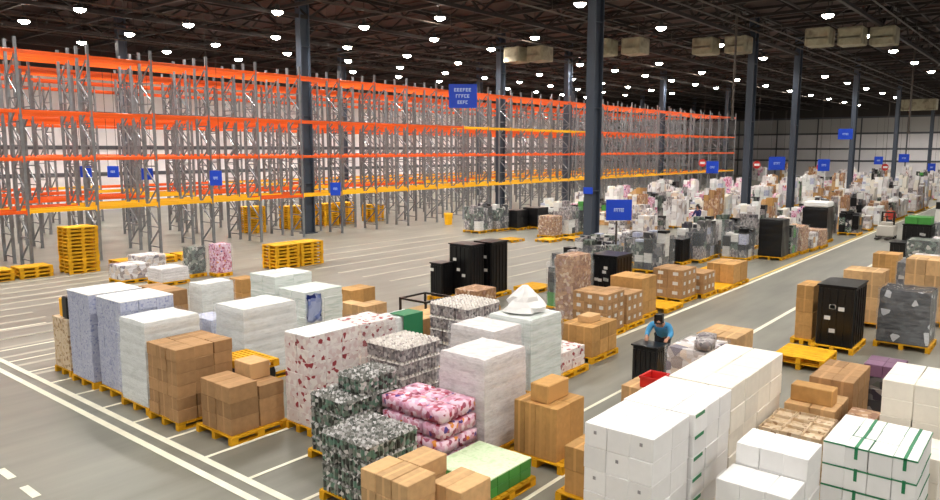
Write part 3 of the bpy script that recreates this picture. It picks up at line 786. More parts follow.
# open side group
P(8.02, 2.03, 1.22, .95, 'the two-step white cartons')
stack('white_carton', 'white carton', 'on lower front step', 8.1, 2.08, PZ, .55, .84, 1.05, 1, 3, 4, 'white')
stack('white_carton', 'white carton', 'on upper rear step', 8.66, 2.06, PZ, .6, .84, 1.32, 1, 3, 5, 'white')
P(10.6, 2.38, 1.1, .88, 'the open speckled trays')
stack('tray_carton', 'open tray', 'in beige tray stack', 10.65, 2.4, PZ, 1.0, .85, .84, 3, 3, 4, 'beige', 'tray', 'tray', jit=.01)
P(11.75, 2.46, .95, .8, 'the tan stack with one long carton on top')
stack('cardboard_carton', 'tan carton', 'under single long carton', 11.78, 2.48, PZ, .9, .74, .9, 2, 2, 3, 'tan')
bm = bmesh.new(); bx(bm, 0, 0, 0, .3, .62, .26, 0, .012); o = new_obj('cardboard_carton', bm, MT['ochre']); o.location = (11.95, 2.56, PZ + .902)
tag(o, 'single long ochre carton lying on the tan stack before the black container', 'box')
P(12.75, 2.42, 1.4, .8, 'the wrapped pinkish brown cartons')
stack('cardboard_carton', 'brown carton', 'behind single long carton', 12.8, 2.45, PZ, 1.3, .68, 1.1, 3, 2, 4, 'brown')
P(9.25, 1.02, 1.25, 1.1, 'the white cartons with green lid edges')
stack('edged_carton', 'green-edged white carton', 'in banded stack', 9.3, 1.07, PZ, 1.15, 1.0, 1.36, 3, 4, 5, 'white',
      extra=lambda i, j, k, t: ['rim'] + (['x'] if j in (0, 2) else []))
P(10.55, .95, 1.0, .95, 'the cream boxes next to the green-edged stack')
stack('cream_carton', 'cream carton', 'next to green-edged stack', 10.6, .98, PZ, .8, .9, .95, 2, 2, 3, 'cream')
P(11.6, 1.02, 1.3, .9, 'the tall cream cartons')
stack('cream_carton', 'cream carton', 'in tall loosely wrapped stack', 11.65, 1.06, PZ, 1.15, .8, 1.58, 3, 2, 6, 'cream')
P(11.75, 1.95, .9, .5, 'the speckled reddish brown cases', detail=False)
stack('cardboard_carton', 'reddish speckled carton', 'beside tall cream stack', 11.8, 1.97, PZ, .75, .42, .8, 2, 1, 3, 'speckle')
P(14.25, 1.75, 1.1, .9, 'the purple and grey cartons')
stack('flat_grey_case', 'dark grey case', 'under the purple cartons', 14.3, 1.8, PZ, 1.0, .8, .85, 2, 2, 4, 'mixed')
stack('purple_carton', 'purple carton', 'on the dark grey cases', 14.3, 2.0, PZ + .851, .7, .6, .22, 2, 2, 1, 'purple')
P(17.35, 3.95, 1.2, 1.1, 'empty yellow pallet on the floor before the tall black container'); P(17.35, 3.95, 1.2, 1.1, 'empty yellow pallet lying on another one before the tall black container', z=.146)
P(19.4, 3.78, 1.45, .98, 'the tall black container')
container(19.5, 3.83, 1.25, .85, 1.5, 'tall black container with paper labels at the aisle edge', marks=5)
P(19.75, 4.8, 1.0, .55, 'the narrow ochre cartons behind the tall black container', detail=False)
stack('cardboard_carton', 'ochre carton', 'behind tall black container', 19.8, 4.85, PZ, .9, .42, 1.4, 2, 1, 4, 'ochre')
P(22.8, 3.8, 1.2, 1.1, 'the tan cartons beyond the tall black container')
stack('cardboard_carton', 'tan carton', 'beyond tall black container', 22.85, 3.85, PZ, 1.0, 1.0, 1.45, 2, 2, 4, 'tan')
P(20.75, 2.35, 1.2, 1.25, 'the grey glossy load with white torn labels')
t = wrapped('dark grey glossy wrapped load with torn white labels', 20.8, 2.4, PZ, 1.1, 1.15, 1.35, 'darkgloss', 4, seed=31)
P(24.1, 2.45, 1.2, 1.1, 'the tall tan cartons behind the glossy grey load')
stack('cardboard_carton', 'tan carton', 'behind glossy grey load', 24.15, 2.5, PZ, 1.1, 1.0, 1.75, 2, 2, 4, 'tan')
P(28.7, 4.35, 1.1, .95, 'the slim ochre cartons at the aisle edge')
stack('cardboard_carton', 'ochre carton', 'in slim aisle stack', 28.75, 4.4, PZ, .9, .8, 1.25, 1, 2, 3, 'ochre')
P(33.6, 4.4, 1.3, 1.2, 'the black container with an open top')
container(33.7, 4.45, 1.1, 1.05, 1.1, 'black container standing beyond the slim ochre cartons', marks=4)
P(35.6, 4.3, 1.3, 1.2, 'the second black container on the open side')
container(35.7, 4.35, 1.1, 1.05, 1.7, 'taller black container below the green trays', marks=3)
stack('green_tray', 'green tray', 'on taller black container', 35.75, 4.4, PZ + 1.745, 1.0, .95, .3, 2, 2, 1, 'green', cat='tray')
for i, (x, y, m, h, l) in enumerate(((26.6, 3.1, 'mixed', 1.3, 'grey mixed load behind the tall tan cartons'), (29.95, 3.2, 'mixlight', 1.1, 'pale mixed load with dark streaks before the black containers'),
        (31.6, 3.6, 'darkgreen', 1.5, 'dark green load standing before the black containers'), (38.2, 4.4, 'mixed', 1.6, 'grey mixed load beyond the green trays'),
        (33.6, 3.1, 'mixlight', 1.4, 'pale mixed load beside the black containers'), (40.6, 4.6, 'darkgreen', 1.2, 'dark green load down the hall from the green trays'))):
    P(x - .05, y - .05, 1.2, 1.1, 'the ' + l, detail=False) if len(l.split()) < 12 else None
    wrapped(l, x, y, PZ, 1.1, 1.0, h, m, 4, seed=40 + i)

# big square brown stack
P(9.2, 5.7, 1.05, 1.05, 'the square ochre stack with one carton on top')
stack('cardboard_carton', 'ochre carton', 'in square stack', 9.25, 5.85, PZ, .84, .82, .87, 2, 4, 1, 'ochre')
bm = bmesh.new(); bx(bm, 0, 0, 0, .62, .34, .3, 0, .015); o = new_obj('cardboard_carton', bm, MT['ochre']); o.location = (9.35, 6.08, PZ + .872)
tag(o, 'single ochre carton lying on top of the square ochre stack', 'box')
P(8.45, 4.5, 1.0, .85, 'the two-layer ochre cartons beside the tallest white stack')
stack('cardboard_carton', 'ochre carton', 'in two-layer low stack', 8.52, 4.55, PZ, .75, .7, .7, 2, 2, 2, 'ochre')

P(7.75, 11.8, .7, 1.1, 'the dark cases behind the tall brown stack')
wrapped('dark wrapped cases between the tall brown stack and the broad white load', 7.78, 11.85, PZ, .62, 1.0, .62, 'black', 3, seed=33, film=False)
P(7.75, 11.8, .7, 1.1, 'empty yellow pallet lying on the dark cases behind the tall brown stack', z=PZ + .64)
# ------------------------------------------------------------------ middle floor
def pstack(x, y, n, where, dx=1.2, dy=1.0):
    for k in range(n):
        o = pallet(x + random.uniform(-.015, .015), y + random.uniform(-.015, .015), dx, dy, 'yellow pallet in the pile %s, %s from the floor' % (where, NUM[k]), False, z=k * .146,
                   group='yellow pallets in the pile ' + where)
pstack(12.3, 31.0, 13, 'before the front rack run')
pstack(18.3, 25.5, 7, 'behind the banded white stack'); pstack(19.6, 25.5, 7, 'beside the pile behind the white stack')
pstack(9.2, 31.3, 3, 'under the rack at the hall edge'); pstack(10.6, 31.3, 3, 'next to the hall edge pile')
pstack(14.3, 31.0, 2, 'beside the tall yellow pile'); pstack(15.7, 31.0, 2, 'between low pile and grey load'); pstack(17.1, 31.0, 2, 'third beside the tall pile')
pstack(25.4, 38.0, 11, 'in the first rack aisle'); pstack(28.3, 38.0, 10, 'in the aisle by the column'); pstack(31.2, 38.0, 10, 'beyond the column in the aisle'); pstack(32.7, 38.0, 10, 'next beyond the column in aisle')
pstack(35.2, 37.8, 8, 'at the blue sign in the aisle')
for i, (x, y, h, m, l) in enumerate(((15.0, 26.5, 1.05, 'darkgreen', 'dark grey wrapped load beside the pink stack on open floor'), (15.75, 25.85, 1.15, 'pink', 'pink and purple wrapped load alone on the open floor'),
        (13.9, 28.4, .65, 'mixlight', 'low pale grey wrapped load on the open floor'), (12.6, 27.2, .55, 'mixlight', 'low grey wrapped load nearest the tall yellow pile'),
        (13.3, 25.6, .5, 'wrapp', 'pale pinkish load before the dark wrapped load'))):
    dx, dy = (.65, .55) if i < 2 else (1.1, 1.0)
    P(x - .02, y - .02, dx + .04, dy + .04, 'the ' + l, detail=False); wrapped(l, x, y, PZ, dx, dy, h, m, 5, seed=60 + i)
# black crates on the floor
P(17.78, 15.75, .68, .7, 'the low black container'); container(17.85, 15.85, .55, .5, 1.1, 'low black container at the outer end of the black group', marks=1)
P(18.48, 15.1, .8, 1.05, 'the wide black container'); container(18.52, 15.15, .7, .95, 1.7, 'wide tall black container in the middle of the black group', marks=3)
P(19.32, 14.85, 1.1, .95, 'the black container beside the tan crate'); container(19.4, 14.95, .9, .75, 1.72, 'tall black container at the empty floor end of the group', marks=3)
P(21.0, 14.2, 1.2, 1.0, 'empty yellow pallet on open floor beside the black container group')
P(16.9, 13.6, 1.2, 1.0, 'the pinkish brown low cartons')
stack('cardboard_carton', 'pinkish brown carton', 'before the black containers', 16.95, 13.65, PZ, 1.0, .85, .6, 2, 2, 2, 'speckle')

def jumble_me(seed, base):
    """mixed goods heaped on one pallet and wrapped together: layers of unlike packages, 1 m high"""
    rnd = random.Random(seed); bm = bmesh.new()
    mats = {'pale': ['mixlight', 'white', 'wrapp', 'tan', 'greypack', 'cream'], 'grey': ['mixed', 'greypack', 'black', 'label', 'darkgreen', 'bluegrey'],
            'white': ['white', 'wrapw', 'cream', 'mixlight', 'wrapp', 'bluegrey'], 'dark green': ['darkgreen', 'black', 'mixed', 'green', 'jar', 'speckle'],
            'brown': ['speckle', 'tan', 'ochre', 'brown', 'cream', 'mixlight'], 'pinkish white': ['wrapp', 'pink', 'white', 'mixlight', 'redwhite', 'cream'],
            'black': ['black', 'mixed', 'black', 'jar', 'label', 'ochre']}[base]
    hs = {(i, j): rnd.uniform(.7, 1.0) for i in range(3) for j in range(3)}
    for (i, j), hh in hs.items():
        z = 0
        while z < hh - .05:
            d = min(hh - z, rnd.choice((.18, .25, .34)))
            x0, y0 = -.57 + i * .383, -.54 + j * .363
            e = rnd.uniform(0, .03)
            bx(bm, x0 + e, y0 + e, z, x0 + .385 - e * .5, y0 + .365 - e * .5, z + d, rnd.choices(range(6), [5, 3, 2, 1.2, 1.2, 1])[0])
            z += d
    me = bpy.data.meshes.new('goods'); bm.to_mesh(me); bm.free()
    for q in mats: me.materials.append(MT[q])
    return me
MID = [ # x, y, dx, dy, h, material, label
 (19.0, 12.35 - .9, 1.1, 1.0, 1.75, 'darkgreen', 'tall dark green speckled load beside the speckled brown one'),
 (17.75, 10.75, 1.0, .6, 1.85, 'speckle', 'tall narrow speckled brown load behind the aisle cartons'),
 (20.3, 12.6 - .35, 1.1, .9, 1.7, 'mixed', 'tall grey mixed load between speckled brown and black loads'),
 (27.4, 12.5, 1.2, 1.2, 1.6, 'mixed', 'grey wrapped load on dark base beneath the large blue sign'),
 (24.3, 13.2, 1.2, 1.1, 1.5, 'darkgreen', 'dark green load behind the black labelled container'),
 (26.0, 14.6, 1.1, 1.1, 1.4, 'mixed', 'grey mixed load at the foot of the big column'),
 (28.2, 15.4, 1.1, 1.1, 1.2, 'mixed', 'low grey load just before the big column'),
 (30.0, 15.3, 1.1, 1.1, 1.3, 'mixlight', 'pale mixed load beside the big column foot'),
 (29.0, 13.9, 1.1, 1.1, 1.3, 'mixed', 'grey load behind the dark based wrapped load'),
 (31.4, 12.5, 1.2, 1.1, 1.75, 'mixed', 'first tall grey load before the second column'),
 (33.0, 12.6, 1.2, 1.1, 1.85, 'mixed', 'second tall grey load before the second column'),
 (33.2, 11.1, 1.2, 1.1, 1.4, 'mixed', 'grey load on the aisle side of the tall grey pair'),
 (35.5, 12.6, 1.1, 1.1, 1.7, 'darkgreen', 'dark caged load beside the pale column'),
 (37.4, 12.2, 1.1, 1.1, 1.65, 'mixed', 'grey caged load before the pale column'),
 (34.5, 9.95, 1.1, 1.05, 1.7, 'black', 'black glossy load on the aisle edge beyond the tan cartons'),
 (35.8, 9.9, 1.1, 1.1, 1.5, 'darkgreen', 'dark green glossy load on the aisle edge'),
 (37.2, 9.8, 1.1, 1.1, 1.2, 'speckle', 'speckled brown load on the aisle edge'),
 (38.6, 9.7, 1.1, 1.1, .9, 'mixlight', 'low mixed load before the black cabinet by the aisle'),
 (40.0, 9.6, 1.1, 1.1, .8, 'speckle', 'low speckled brown load before the black cabinet'),
 (42.6, 10.0, 1.3, 1.3, 1.75, 'black', 'square black load topped with white beside the aisle'),
 (34.3, 27.4, 1.3, 1.2, 1.7, 'mixed', 'grey and dark load nearest the racks'),
 (35.8, 27.2, 1.2, 1.2, 1.5, 'mixed', 'blue-dark mixed load second from the racks edge'),
 (37.1, 26.6, 1.2, 1.2, 1.1, 'black', 'low black load behind the open floor'),
 (38.5, 26.0, 1.2, 1.2, 1.2, 'black', 'low black load second behind the open floor'),
 (39.9, 25.4, 1.2, 1.2, 1.2, 'mixed', 'dark mixed load before the black pair'),
 (35.0, 22.6, 1.0, 1.0, 1.1, 'speckle', 'brown load with dark base at the open floor edge'),
 (36.4, 22.4, 1.1, 1.1, 1.9, 'mixed', 'tall grey load at the open floor edge'),
 (37.9, 22.0, 1.1, 1.1, 1.9, 'darkgreen', 'tall dark green load at the open floor edge'),
]
for i, (x, y, dx, dy, h, m, l) in enumerate(MID):
    P(x - .05, y - .05, dx + .1, dy + .1, 'the ' + l, detail=False)
    if m in ('mixed', 'mixlight', 'darkgreen'):
        t = empty('wrapped_load', (x + dx / 2, y + dy / 2, PZ))
        o = mesh_obj('goods', jumble_me(300 + i, {'mixed': 'grey', 'mixlight': 'pale', 'darkgreen': 'dark green'}[m]), t); o.scale = (dx / 1.15, dy / 1.1, h)
        mesh_obj('stretch_film', film_shell(dx, dy, h * .8, i), t); tag(t, l, 'pallet load')
    else: wrapped(l, x, y, PZ, dx, dy, h, m, 5, seed=80 + i, bulge=.02, film=m != 'black')
bm = bmesh.new(); bx(bm, 0, 0, 0, 1.25, 1.25, .3, 0, .06); o = new_obj('white_cover', bm, MT['white']); o.location = (42.62, 10.02, PZ + 1.77)
tag(o, 'white cover lying on the square black load beside the aisle', 'cover')
P(21.7, 11.45, 1.2, 1.1, 'the black labelled container'); container(21.75, 11.5, 1.1, 1.0, 1.3, 'black container with white labels beneath the blue sign', marks=6)
P(30.2, 12.8, 1.0, 1.0, 'the small black container'); container(30.25, 12.85, .8, .8, .95, 'small black container with a yellow plate before grey loads', marks=2)
P(22.55, 9.5, 1.25, 1.15, 'the wide brown cartons before the empty yellow pallet')
stack('cardboard_carton', 'brown carton', 'before empty yellow pallet', 22.6, 9.55, PZ, 1.15, 1.05, .95, 3, 2, 3, 'brown', extra=lambda i, j, k, t: ['paper', 'side'])
P(23.85, 9.3, 1.2, 1.1, 'the lower brown cartons on the aisle edge')
stack('cardboard_carton', 'brown carton', 'lower beside wide block', 23.9, 9.35, PZ, 1.05, 1.0, .7, 3, 2, 2, 'brown', extra=lambda i, j, k, t: ['paper', 'side'])
P(25.15, 9.2, 1.2, 1.1, 'empty yellow pallet between the labelled brown cartons and long ochre cartons')
P(26.4, 9.2, 1.6, 1.1, 'the long ochre cartons')
stack('cardboard_carton', 'ochre carton', 'long beyond empty pallet', 26.45, 9.25, PZ, 1.5, 1.0, .7, 2, 2, 1, 'ochre')
P(29.0, 10.6, 1.2, 1.0, 'empty yellow pallet behind the long ochre cartons')
P(31.9, 23.2, 1.2, 1.0, 'empty yellow pallet on open floor closest to the racks side'); P(33.2, 21.6, 1.2, 1.0, 'empty yellow pallet on open floor before the speckled brown load'); P(34.6, 20.9, 1.2, 1.0, 'empty yellow pallet on open floor towards the big dark column')

# ------------------------------------------------------------------ distant goods, row by row down the hall
FAR = {}
kinds = [('mixlight', 'pale'), ('mixed', 'grey'), ('wrapw', 'white'), ('darkgreen', 'dark green'), ('speckle', 'brown'), ('wrapp', 'pinkish white'), ('black', 'black')]
def hash_(q): return sum(ord(c_) * (n_ + 1) for n_, c_ in enumerate(q))
def far_load(x, y, h, mk, row, idx):
    m, word = mk
    key = (m, int(h > 1.7))
    if key not in FAR: FAR[key] = [jumble_me(hash_(m) + s, word) for s in range(4)]
    me = random.choice(FAR[key])
    base = row in (0, 2, 4, 9)
    pm = pallet_meshes(1.2, 1.15, 'pallet')[2]
    if not base: return far_goods(x, y, 0, h, me, word, row, idx)
    po = mesh_obj('wooden_pallet', pm, None, (x - .6, y - .575, 0))
    tag(po, 'yellow pallet under goods, %s row over from the aisle, %s down the hall' % (NUM[row], num(idx)), 'pallet')
    far_goods(x, y, PZ, h, me, word, row, idx)
def far_goods(x, y, z, h, me, word, row, idx):
    o = mesh_obj('wrapped_goods', me, None, (x, y, z)); o.scale = (1, 1, h); o.rotation_euler = (0, 0, random.uniform(-.03, .03))
    tag(o, '%s wrapped goods, %s row over from the aisle, %s down the hall' % (word, NUM[row], num(idx)), 'pallet load')
rows = [10.0, 11.4, 13.6, 15.1, 19.6, 21.2, 24.2, 25.8, 28.6]
far_n = 0
for r, y in enumerate(rows):
    x = 45.0 if y < 12 else 40.5 if y < 24 else 42.5
    i = 0
    while x < 118:
        pr = .72 if x < 75 else .5
        if random.random() < pr and abs(y - 18.1) > 1.2 and far_n < 215:
            if x > 60: w = [6, 2, 7, .6, 1.6, 4, .4]
            elif y > 14: w = [5, 4, 4, 2, 2, 3, .8]
            else: w = [3, 5, 2, 2, 3, 2, 1]
            far_load(x, y, random.choice((.9, 1.3, 1.6, 1.9, 2.2, 2.5 if x > 60 else 1.5)), random.choices(kinds, w)[0], r, i); far_n += 1
        x += 1.55 if x < 70 else 2.6; i += 1
for r, y in enumerate((5.6, 4.2, 2.6, 1.2)):
    x = 52 if r == 0 else 58
    i = 0
    while x < 125:
        if random.random() < .75: far_load(x, y, random.choice((1.2, 1.6, 2.0, 2.3)), random.choices(kinds, [6, 2, 6, .5, 3, 4, .5])[0], 9 + r, i)
        x += 3.0; i += 1
# goods on the lowest level beyond, tall white stacks before the end wall
for i in range(16):
    x = 122 + (i % 2) * 4; y = 8 + i * 2.2
    far_load(x, y, random.choice((2.6, 3.0, 2.2)), random.choices(kinds, [5, 1, 6, 0, 2, 3, 0])[0], 13, i)

# ------------------------------------------------------------------ signs
def sign(x, y, z, w, h, label, rows=2, top=14.46, rz=None, hang=True, m='blue'):
    rz = math.atan2(-x, y) if rz is None else rz       # boards turned broadly to face down the hall
    t = empty('hanging_sign' if hang else 'column_sign', (x, y, z), rz)
    bm = bmesh.new(); bx(bm, -w / 2, -.03, -h / 2, w / 2, .03, h / 2, 0, .01); new_obj('board', bm, MT[m], t)
    bm = bmesh.new(); rnd = random.Random(int(x * 7))
    for r in range(rows):
        zc = h * (.26 - .26 * r) if rows > 1 else 0; ww = w * ((.62 - .12 * r) if rows > 1 else .4); n = 6 - r; cw = ww / n
        for k in range(n):                 # blocky letters: uprights and crossbars
            x0 = -ww / 2 + k * cw; hh = h * (.07 if rows > 1 else .09)
            bx(bm, x0, -.04, zc - hh, x0 + cw * .25, -.03, zc + hh)
            bx(bm, x0 + cw * .25, -.04, zc + hh * .6, x0 + cw * .8, -.03, zc + hh)
            if rnd.random() < .6: bx(bm, x0 + cw * .25, -.04, zc - hh * .2, x0 + cw * .7, -.03, zc + hh * .2)
            if rnd.random() < .5: bx(bm, x0 + cw * .25, -.04, zc - hh, x0 + cw * .8, -.03, zc - hh * .6)
    new_obj('lettering', bm, MT['lett'], t)
    if hang:
        for s in (-1, 1):
            bm = bmesh.new(); bar(bm, (s * w * .4, 0, h / 2), (s * w * .4, 0, top - z), .014); new_obj('hanging_rod', bm, MT['steel'], t)
    tag(t, label, 'sign')
FACE = math.radians(-50)
sign(30.5, 25.5, 7.85, 1.5, 1.25, 'large blue sign with lines of white lettering high before the racks', 3, rz=FACE)
sign(27.03, 14.26, 2.56, 1.05, .85, 'blue sign with short white lettering low over the goods', 1, rz=FACE, top=2.2)
for i, (x, y, z, w, h, l) in enumerate(((28.1, 33.2, 2.75, .6, .75, 'small blue sign on the front rack run beside the steel column'),
        (59.3, 22.9, 3.6, 1.0, 1.0, 'blue sign beside the bright column over white goods'), (57.6, 17.3, 4.0, 1.25, 1.0, 'wide blue sign between the two pale columns'),
        (77.0, 17.0, 6.5, 1.4, 1.0, 'blue sign high between the far columns'), (104, 16.2, 4.0, 1.3, 1.0, 'small blue sign nearest the end wall'),
        (20.45, 33.3, 3.6, .6, .75, 'small blue sign on the rack front over the dark wrapped load'), (19.1, 37.6, 3.75, .6, .6, 'small blue sign in the first rack aisle'),
        (18.3, 39.7, 3.85, .6, .6, 'small blue sign deeper in the rack aisle'), (17.45, 41.0, 3.85, .6, .6, 'deepest small blue sign among the racks'),
        (74, 18.0, 3.6, 1.1, 1.1, 'blue sign low over the far goods beside a column'), (96.0, 17.5, 3.8, 1.0, .9, 'small blue sign over goods next before the end wall sign'),
        (110.2, 14.0, 2.8, 1.0, 1.0, 'small low blue sign over the farthest goods by the aisle'))):
    sign(x, y, z, w, h, l, 1, rz=FACE)
bm = bmesh.new()
t = empty('column_sign', (31.05, 18.0, 3.05), -math.pi / 2); bx(bm, -.3, -.05, -.16, .2, -.01, .16); new_obj('board', bm, MT['blue'], t)
bm = bmesh.new(); bx(bm, -.05, -.01, -.05, .05, .05, .05); new_obj('bracket', bm, MT['steel2'], t)
tag(t, 'small blue plate fixed on the big dark column', 'sign')
for i, (x, y, z) in enumerate(((78.4, 31.4, 3.6), (82.2, 26.8, 3.4), (97.3, 24.1, 2.9), (102.4, 17.9, 2.9))):
    t = empty('round_sign', (x, y, z), FACE); bm = bmesh.new(); cyl(bm, (0, -.03, 0), (0, .03, 0), .42, .42, 20); new_obj('board', bm, MT['red'], t)
    bm = bmesh.new(); bx(bm, -.28, -.05, -.12, .28, -.031, .12); new_obj('white_bar', bm, MT['white'], t)
    bm = bmesh.new(); bar(bm, (0, 0, .4), (0, 0, 14.46 - z), .03); new_obj('hanging_rod', bm, MT['steel2'], t)
    tag(t, 'round red sign with white bar over the far goods, %s down the hall' % NUM[i], 'sign', 'round red signs over the far goods')
# post that carries the low sign
bm = bmesh.new(); bar(bm, (27.03, 14.36, 0), (27.03, 14.36, 2.1), .06); bx(bm, 26.8, 14.1, 0, 27.25, 14.5, .03)
o = new_obj('sign_post', bm, MT['steel2']); tag(o, 'thin steel post carrying the low blue sign', 'post')
# small yellow bin by the racks
t = empty('yellow_bin', (37.2, 32.4, 0)); bm = bmesh.new(); cyl(bm, (0, 0, 0), (0, 0, .7), .24, .3, 14); new_obj('body', bm, MT['yellow'], t)
bm = bmesh.new(); cyl(bm, (0, 0, .7), (0, 0, .78), .32, .28, 14); new_obj('lid', bm, MT['yellow'], t); tag(t, 'small yellow bin standing before the rack aisle floor', 'bin')

# ------------------------------------------------------------------ people
def skin_mesh(name, pts, edges, m, sub=1):
    """pts: {key: (xyz, radius)}; grown skin surface baked to a mesh"""
    me = bpy.data.meshes.new(name); keys = list(pts)
    me.from_pydata([pts[k][0] for k in keys], [(keys.index(a), keys.index(b)) for a, b in edges], [])
    o = bpy.data.objects.new(name, me); COL.objects.link(o)
    sk = o.modifiers.new('s', 'SKIN'); me.skin_vertices[0].data[0].use_root = True
    for i, k in enumerate(keys):
        r = pts[k][1]; me.skin_vertices[0].data[i].radius = r if isinstance(r, tuple) else (r, r)
    sk.use_smooth_shade = True
    if sub: o.modifiers.new('u', 'SUBSURF').levels = sub
    dg = bpy.context.evaluated_depsgraph_get(); dg.update()
    out = bpy.data.meshes.new_from_object(o.evaluated_get(dg)); out.name = name
    bpy.data.objects.remove(o); out.materials.clear(); out.materials.append(m)
    for f in out.polygons: f.use_smooth = True
    return out

def person(x, y, rz, label, shirt, lean=0.0, knee=0.0, reach=.35, drop=.38):
    """standing figure, hips at z .92; lean bends the trunk forward (+y is forward)"""
    t = empty('person', (x, y, 0), rz)
    hipz = .92
    def tr(v):      # rotate trunk points about the hips
        v = Vector(v) - Vector((0, 0, hipz)); return tuple(Matrix.Rotation(-lean, 3, 'X') @ v + Vector((0, 0, hipz)))
    P_ = {}
    P_['pel'] = ((0, 0, hipz), (.15, .11)); P_['waist'] = (tr((0, 0, 1.08)), (.135, .1)); P_['chest'] = (tr((0, .01, 1.3)), (.165, .115)); P_['neck0'] = (tr((0, 0, 1.45)), (.075, .065))
    P_['neck'] = (tr((0, .01, 1.51)), .052); 
    hc = tr((0, .035, 1.63)); P_['jaw'] = (tr((0, .03, 1.565)), (.062, .07)); P_['head'] = (hc, (.078, .094)); P_['crown'] = (tr((0, .015, 1.7)), (.062, .075))
    P_['nose'] = (tr((0, .135, 1.615)), .012)
    E_ = [('pel', 'waist'), ('waist', 'chest'), ('chest', 'neck0'), ('neck0', 'neck'), ('neck', 'jaw'), ('jaw', 'head'), ('head', 'crown'), ('head', 'nose')]
    for s, n in ((-1, 'a'), (1, 'b')):
        sh = tr((s * .19, 0, 1.41)); el = Vector(tr((s * .24, .04, 1.14)));
        ha = Vector(sh) + Vector((s * .03, reach, -drop))
        el = (Vector(sh) + ha) / 2 + Vector((s * .05, -.05, -.07))
        P_['sh' + n] = (sh, .062); P_['el' + n] = (tuple(el), .043); P_['wr' + n] = (tuple(ha), .028)
        d = (ha - el).normalized(); pa = ha + d * .07; P_['pa' + n] = (tuple(pa), (.038, .018))
        P_['kn' + n] = ((s * .1, .02 + knee, .5), .065); P_['hp' + n] = ((s * .09, 0, .88), .092); P_['an' + n] = ((s * .1, -.02, .1), .042); P_['toe' + n] = ((s * .11, .13, .045), .035)
        E_ += [('neck0', 'sh' + n), ('sh' + n, 'el' + n), ('el' + n, 'wr' + n), ('wr' + n, 'pa' + n), ('pel', 'hp' + n), ('hp' + n, 'kn' + n), ('kn' + n, 'an' + n), ('an' + n, 'toe' + n)]
        side = d.cross(Vector((0, 0, 1))).normalized()
        for f, (o_, l) in enumerate(((-.03, .066), (-.01, .078), (.01, .074), (.03, .058))):
            q = pa + side * o_ + d * .035; r_ = q + d * l * .6 + Vector((0, 0, -.008)); r2_ = r_ + d * l * .4 + Vector((0, 0, -.02))
            P_['f%d%s' % (f, n)] = (tuple(q), .0095); P_['g%d%s' % (f, n)] = (tuple(r_), .0085); P_['h%d%s' % (f, n)] = (tuple(r2_), .007)
            E_ += [('pa' + n, 'f%d%s' % (f, n)), ('f%d%s' % (f, n), 'g%d%s' % (f, n)), ('g%d%s' % (f, n), 'h%d%s' % (f, n))]
        th = ha + d * .03 - side * s * .03; t2 = th + d * .045 - side * s * .02
        P_['t0' + n] = (tuple(th), .011); P_['t1' + n] = (tuple(t2), .009); E_ += [('wr' + n, 't0' + n), ('t0' + n, 't1' + n)]
    mesh_obj('body', skin_mesh('body', P_, E_, MT['skin']), t)
    g = lambda k, e: (P_[k][0], tuple(q + e for q in (P_[k][1] if isinstance(P_[k][1], tuple) else (P_[k][1],) * 2)))
    sp = {k: g(k, .016) for k in ('waist', 'chest', 'pel', 'neck0', 'sha', 'shb', 'ela', 'elb')}
    for n in 'ab':
        a_, b_ = Vector(P_['el' + n][0]), Vector(P_['wr' + n][0]); sp['fo' + n] = (tuple(a_.lerp(b_, .8)), .045)
    sp['neck0'] = (tr((0, 0, 1.44)), (.085, .075))
    mesh_obj('shirt', skin_mesh('shirt', sp, [('waist', 'chest'), ('waist', 'pel'), ('chest', 'neck0'), ('neck0', 'sha'), ('neck0', 'shb'), ('sha', 'ela'), ('shb', 'elb'), ('ela', 'foa'), ('elb', 'fob')], MT[shirt]), t)
    tp = {k: g(k, .02) for k in ('hpa', 'hpb', 'kna', 'knb', 'ana', 'anb')}; tp['pel'] = ((0, 0, hipz - .02), (.165, .125))
    mesh_obj('trousers', skin_mesh('trousers', {**{'pel': tp['pel']}, **{k: v for k, v in tp.items() if k != 'pel'}}, [('pel', 'hpa'), ('pel', 'hpb'), ('hpa', 'kna'), ('hpb', 'knb'), ('kna', 'ana'), ('knb', 'anb')], MT['trousers']), t)
    for n in 'ab':
        a_, b_ = Vector(P_['an' + n][0]), Vector(P_['toe' + n][0])
        mesh_obj('shoe', skin_mesh('shoe', {'h': (tuple(a_ + Vector((0, -.03, -.045))), .05), 'm': (tuple((a_ + b_) / 2 + Vector((0, 0, -.02))), .05), 't': (tuple(b_ + Vector((0, .03, 0))), .04)}, [('h', 'm'), ('m', 't')], MT['shoe']), t)
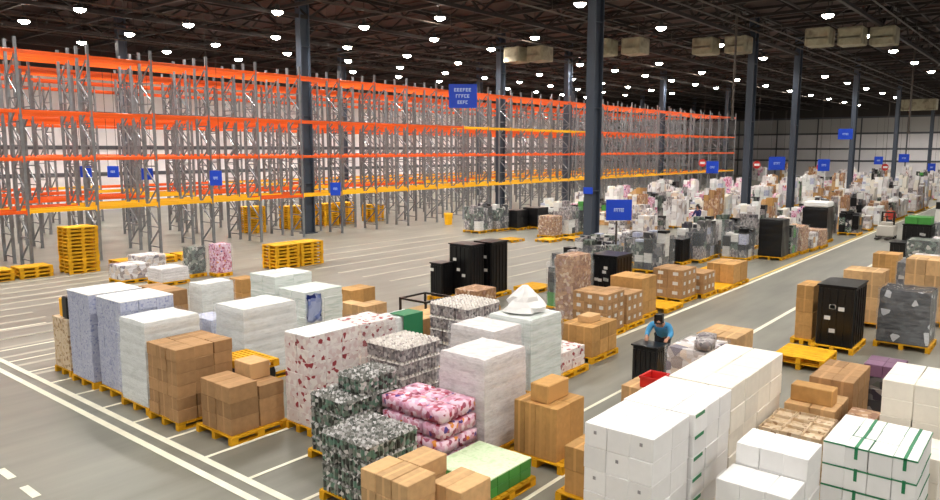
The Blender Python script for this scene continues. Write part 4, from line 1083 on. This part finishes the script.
    hp = {'a': (tr((0, .0, 1.68)), (.088, .1)), 'b': (tr((0, -.045, 1.62)), (.08, .06)), 'c': (tr((0, .03, 1.715)), (.075, .07))}
    mesh_obj('hair', skin_mesh('hair', hp, [('a', 'b'), ('a', 'c')], MT['hair'], 2), t)
    bm = bmesh.new()
    for s in (-1, 1):
        c_ = Vector(tr((s * .031, .118, 1.64))); bmesh.ops.create_icosphere(bm, subdivisions=1, radius=.012, matrix=Matrix.Translation(c_))
    new_obj('eyes', bm, MT['hair'], t)
    tag(t, label, 'person')
    return t
person(14.95, 6.72, math.radians(105), 'person in a blue shirt bending forward behind the black container', 'shirtblue', lean=.85, knee=.06, reach=.36, drop=.2)
person(42.2, 18.6 - 1.6, math.radians(70), 'person in navy clothes standing among the far goods', 'shirtnavy', lean=.1)
person(48.6, 8.0, math.radians(90), 'person in a red shirt standing at the white pallet truck in the aisle', 'shirtred', lean=.1, reach=.3)
# pallet truck
t = empty('pallet_truck', (46.9, 7.5, 0))
bm = bmesh.new(); bx(bm, 0, 0, .1, .8, .9, .75, 0, .06); bx(bm, .1, .15, .75, .5, .75, .95, 0, .04); new_obj('body', bm, MT['truck'], t)
bm = bmesh.new(); bx(bm, .6, .1, .75, .68, .2, 1.5); bx(bm, .6, .7, .75, .68, .8, 1.5); bx(bm, .6, .2, 1.42, .68, .7, 1.5); new_obj('mast', bm, MT['steel'], t)
for yy in (.1, .6):
    bm = bmesh.new(); bx(bm, -1.1, yy, .05, 0, yy + .18, .12); new_obj('fork', bm, MT['steel'], t)
for xx, yy in ((.15, .02), (.65, .02), (.15, .88), (.65, .88)):
    bm = bmesh.new(); cyl(bm, (xx, yy - .05, .1), (xx, yy + .05, .1), .1, .1, 14); new_obj('wheel', bm, MT['rubber'], t)
bm = bmesh.new(); bar(bm, (.3, .45, .95), (.15, .45, 1.25), .05); bar(bm, (.15, .25, 1.25), (.15, .65, 1.25), .04); new_obj('handle', bm, MT['rubber'], t)
tag(t, 'white pallet truck with dark mast parked in the aisle', 'pallet truck')
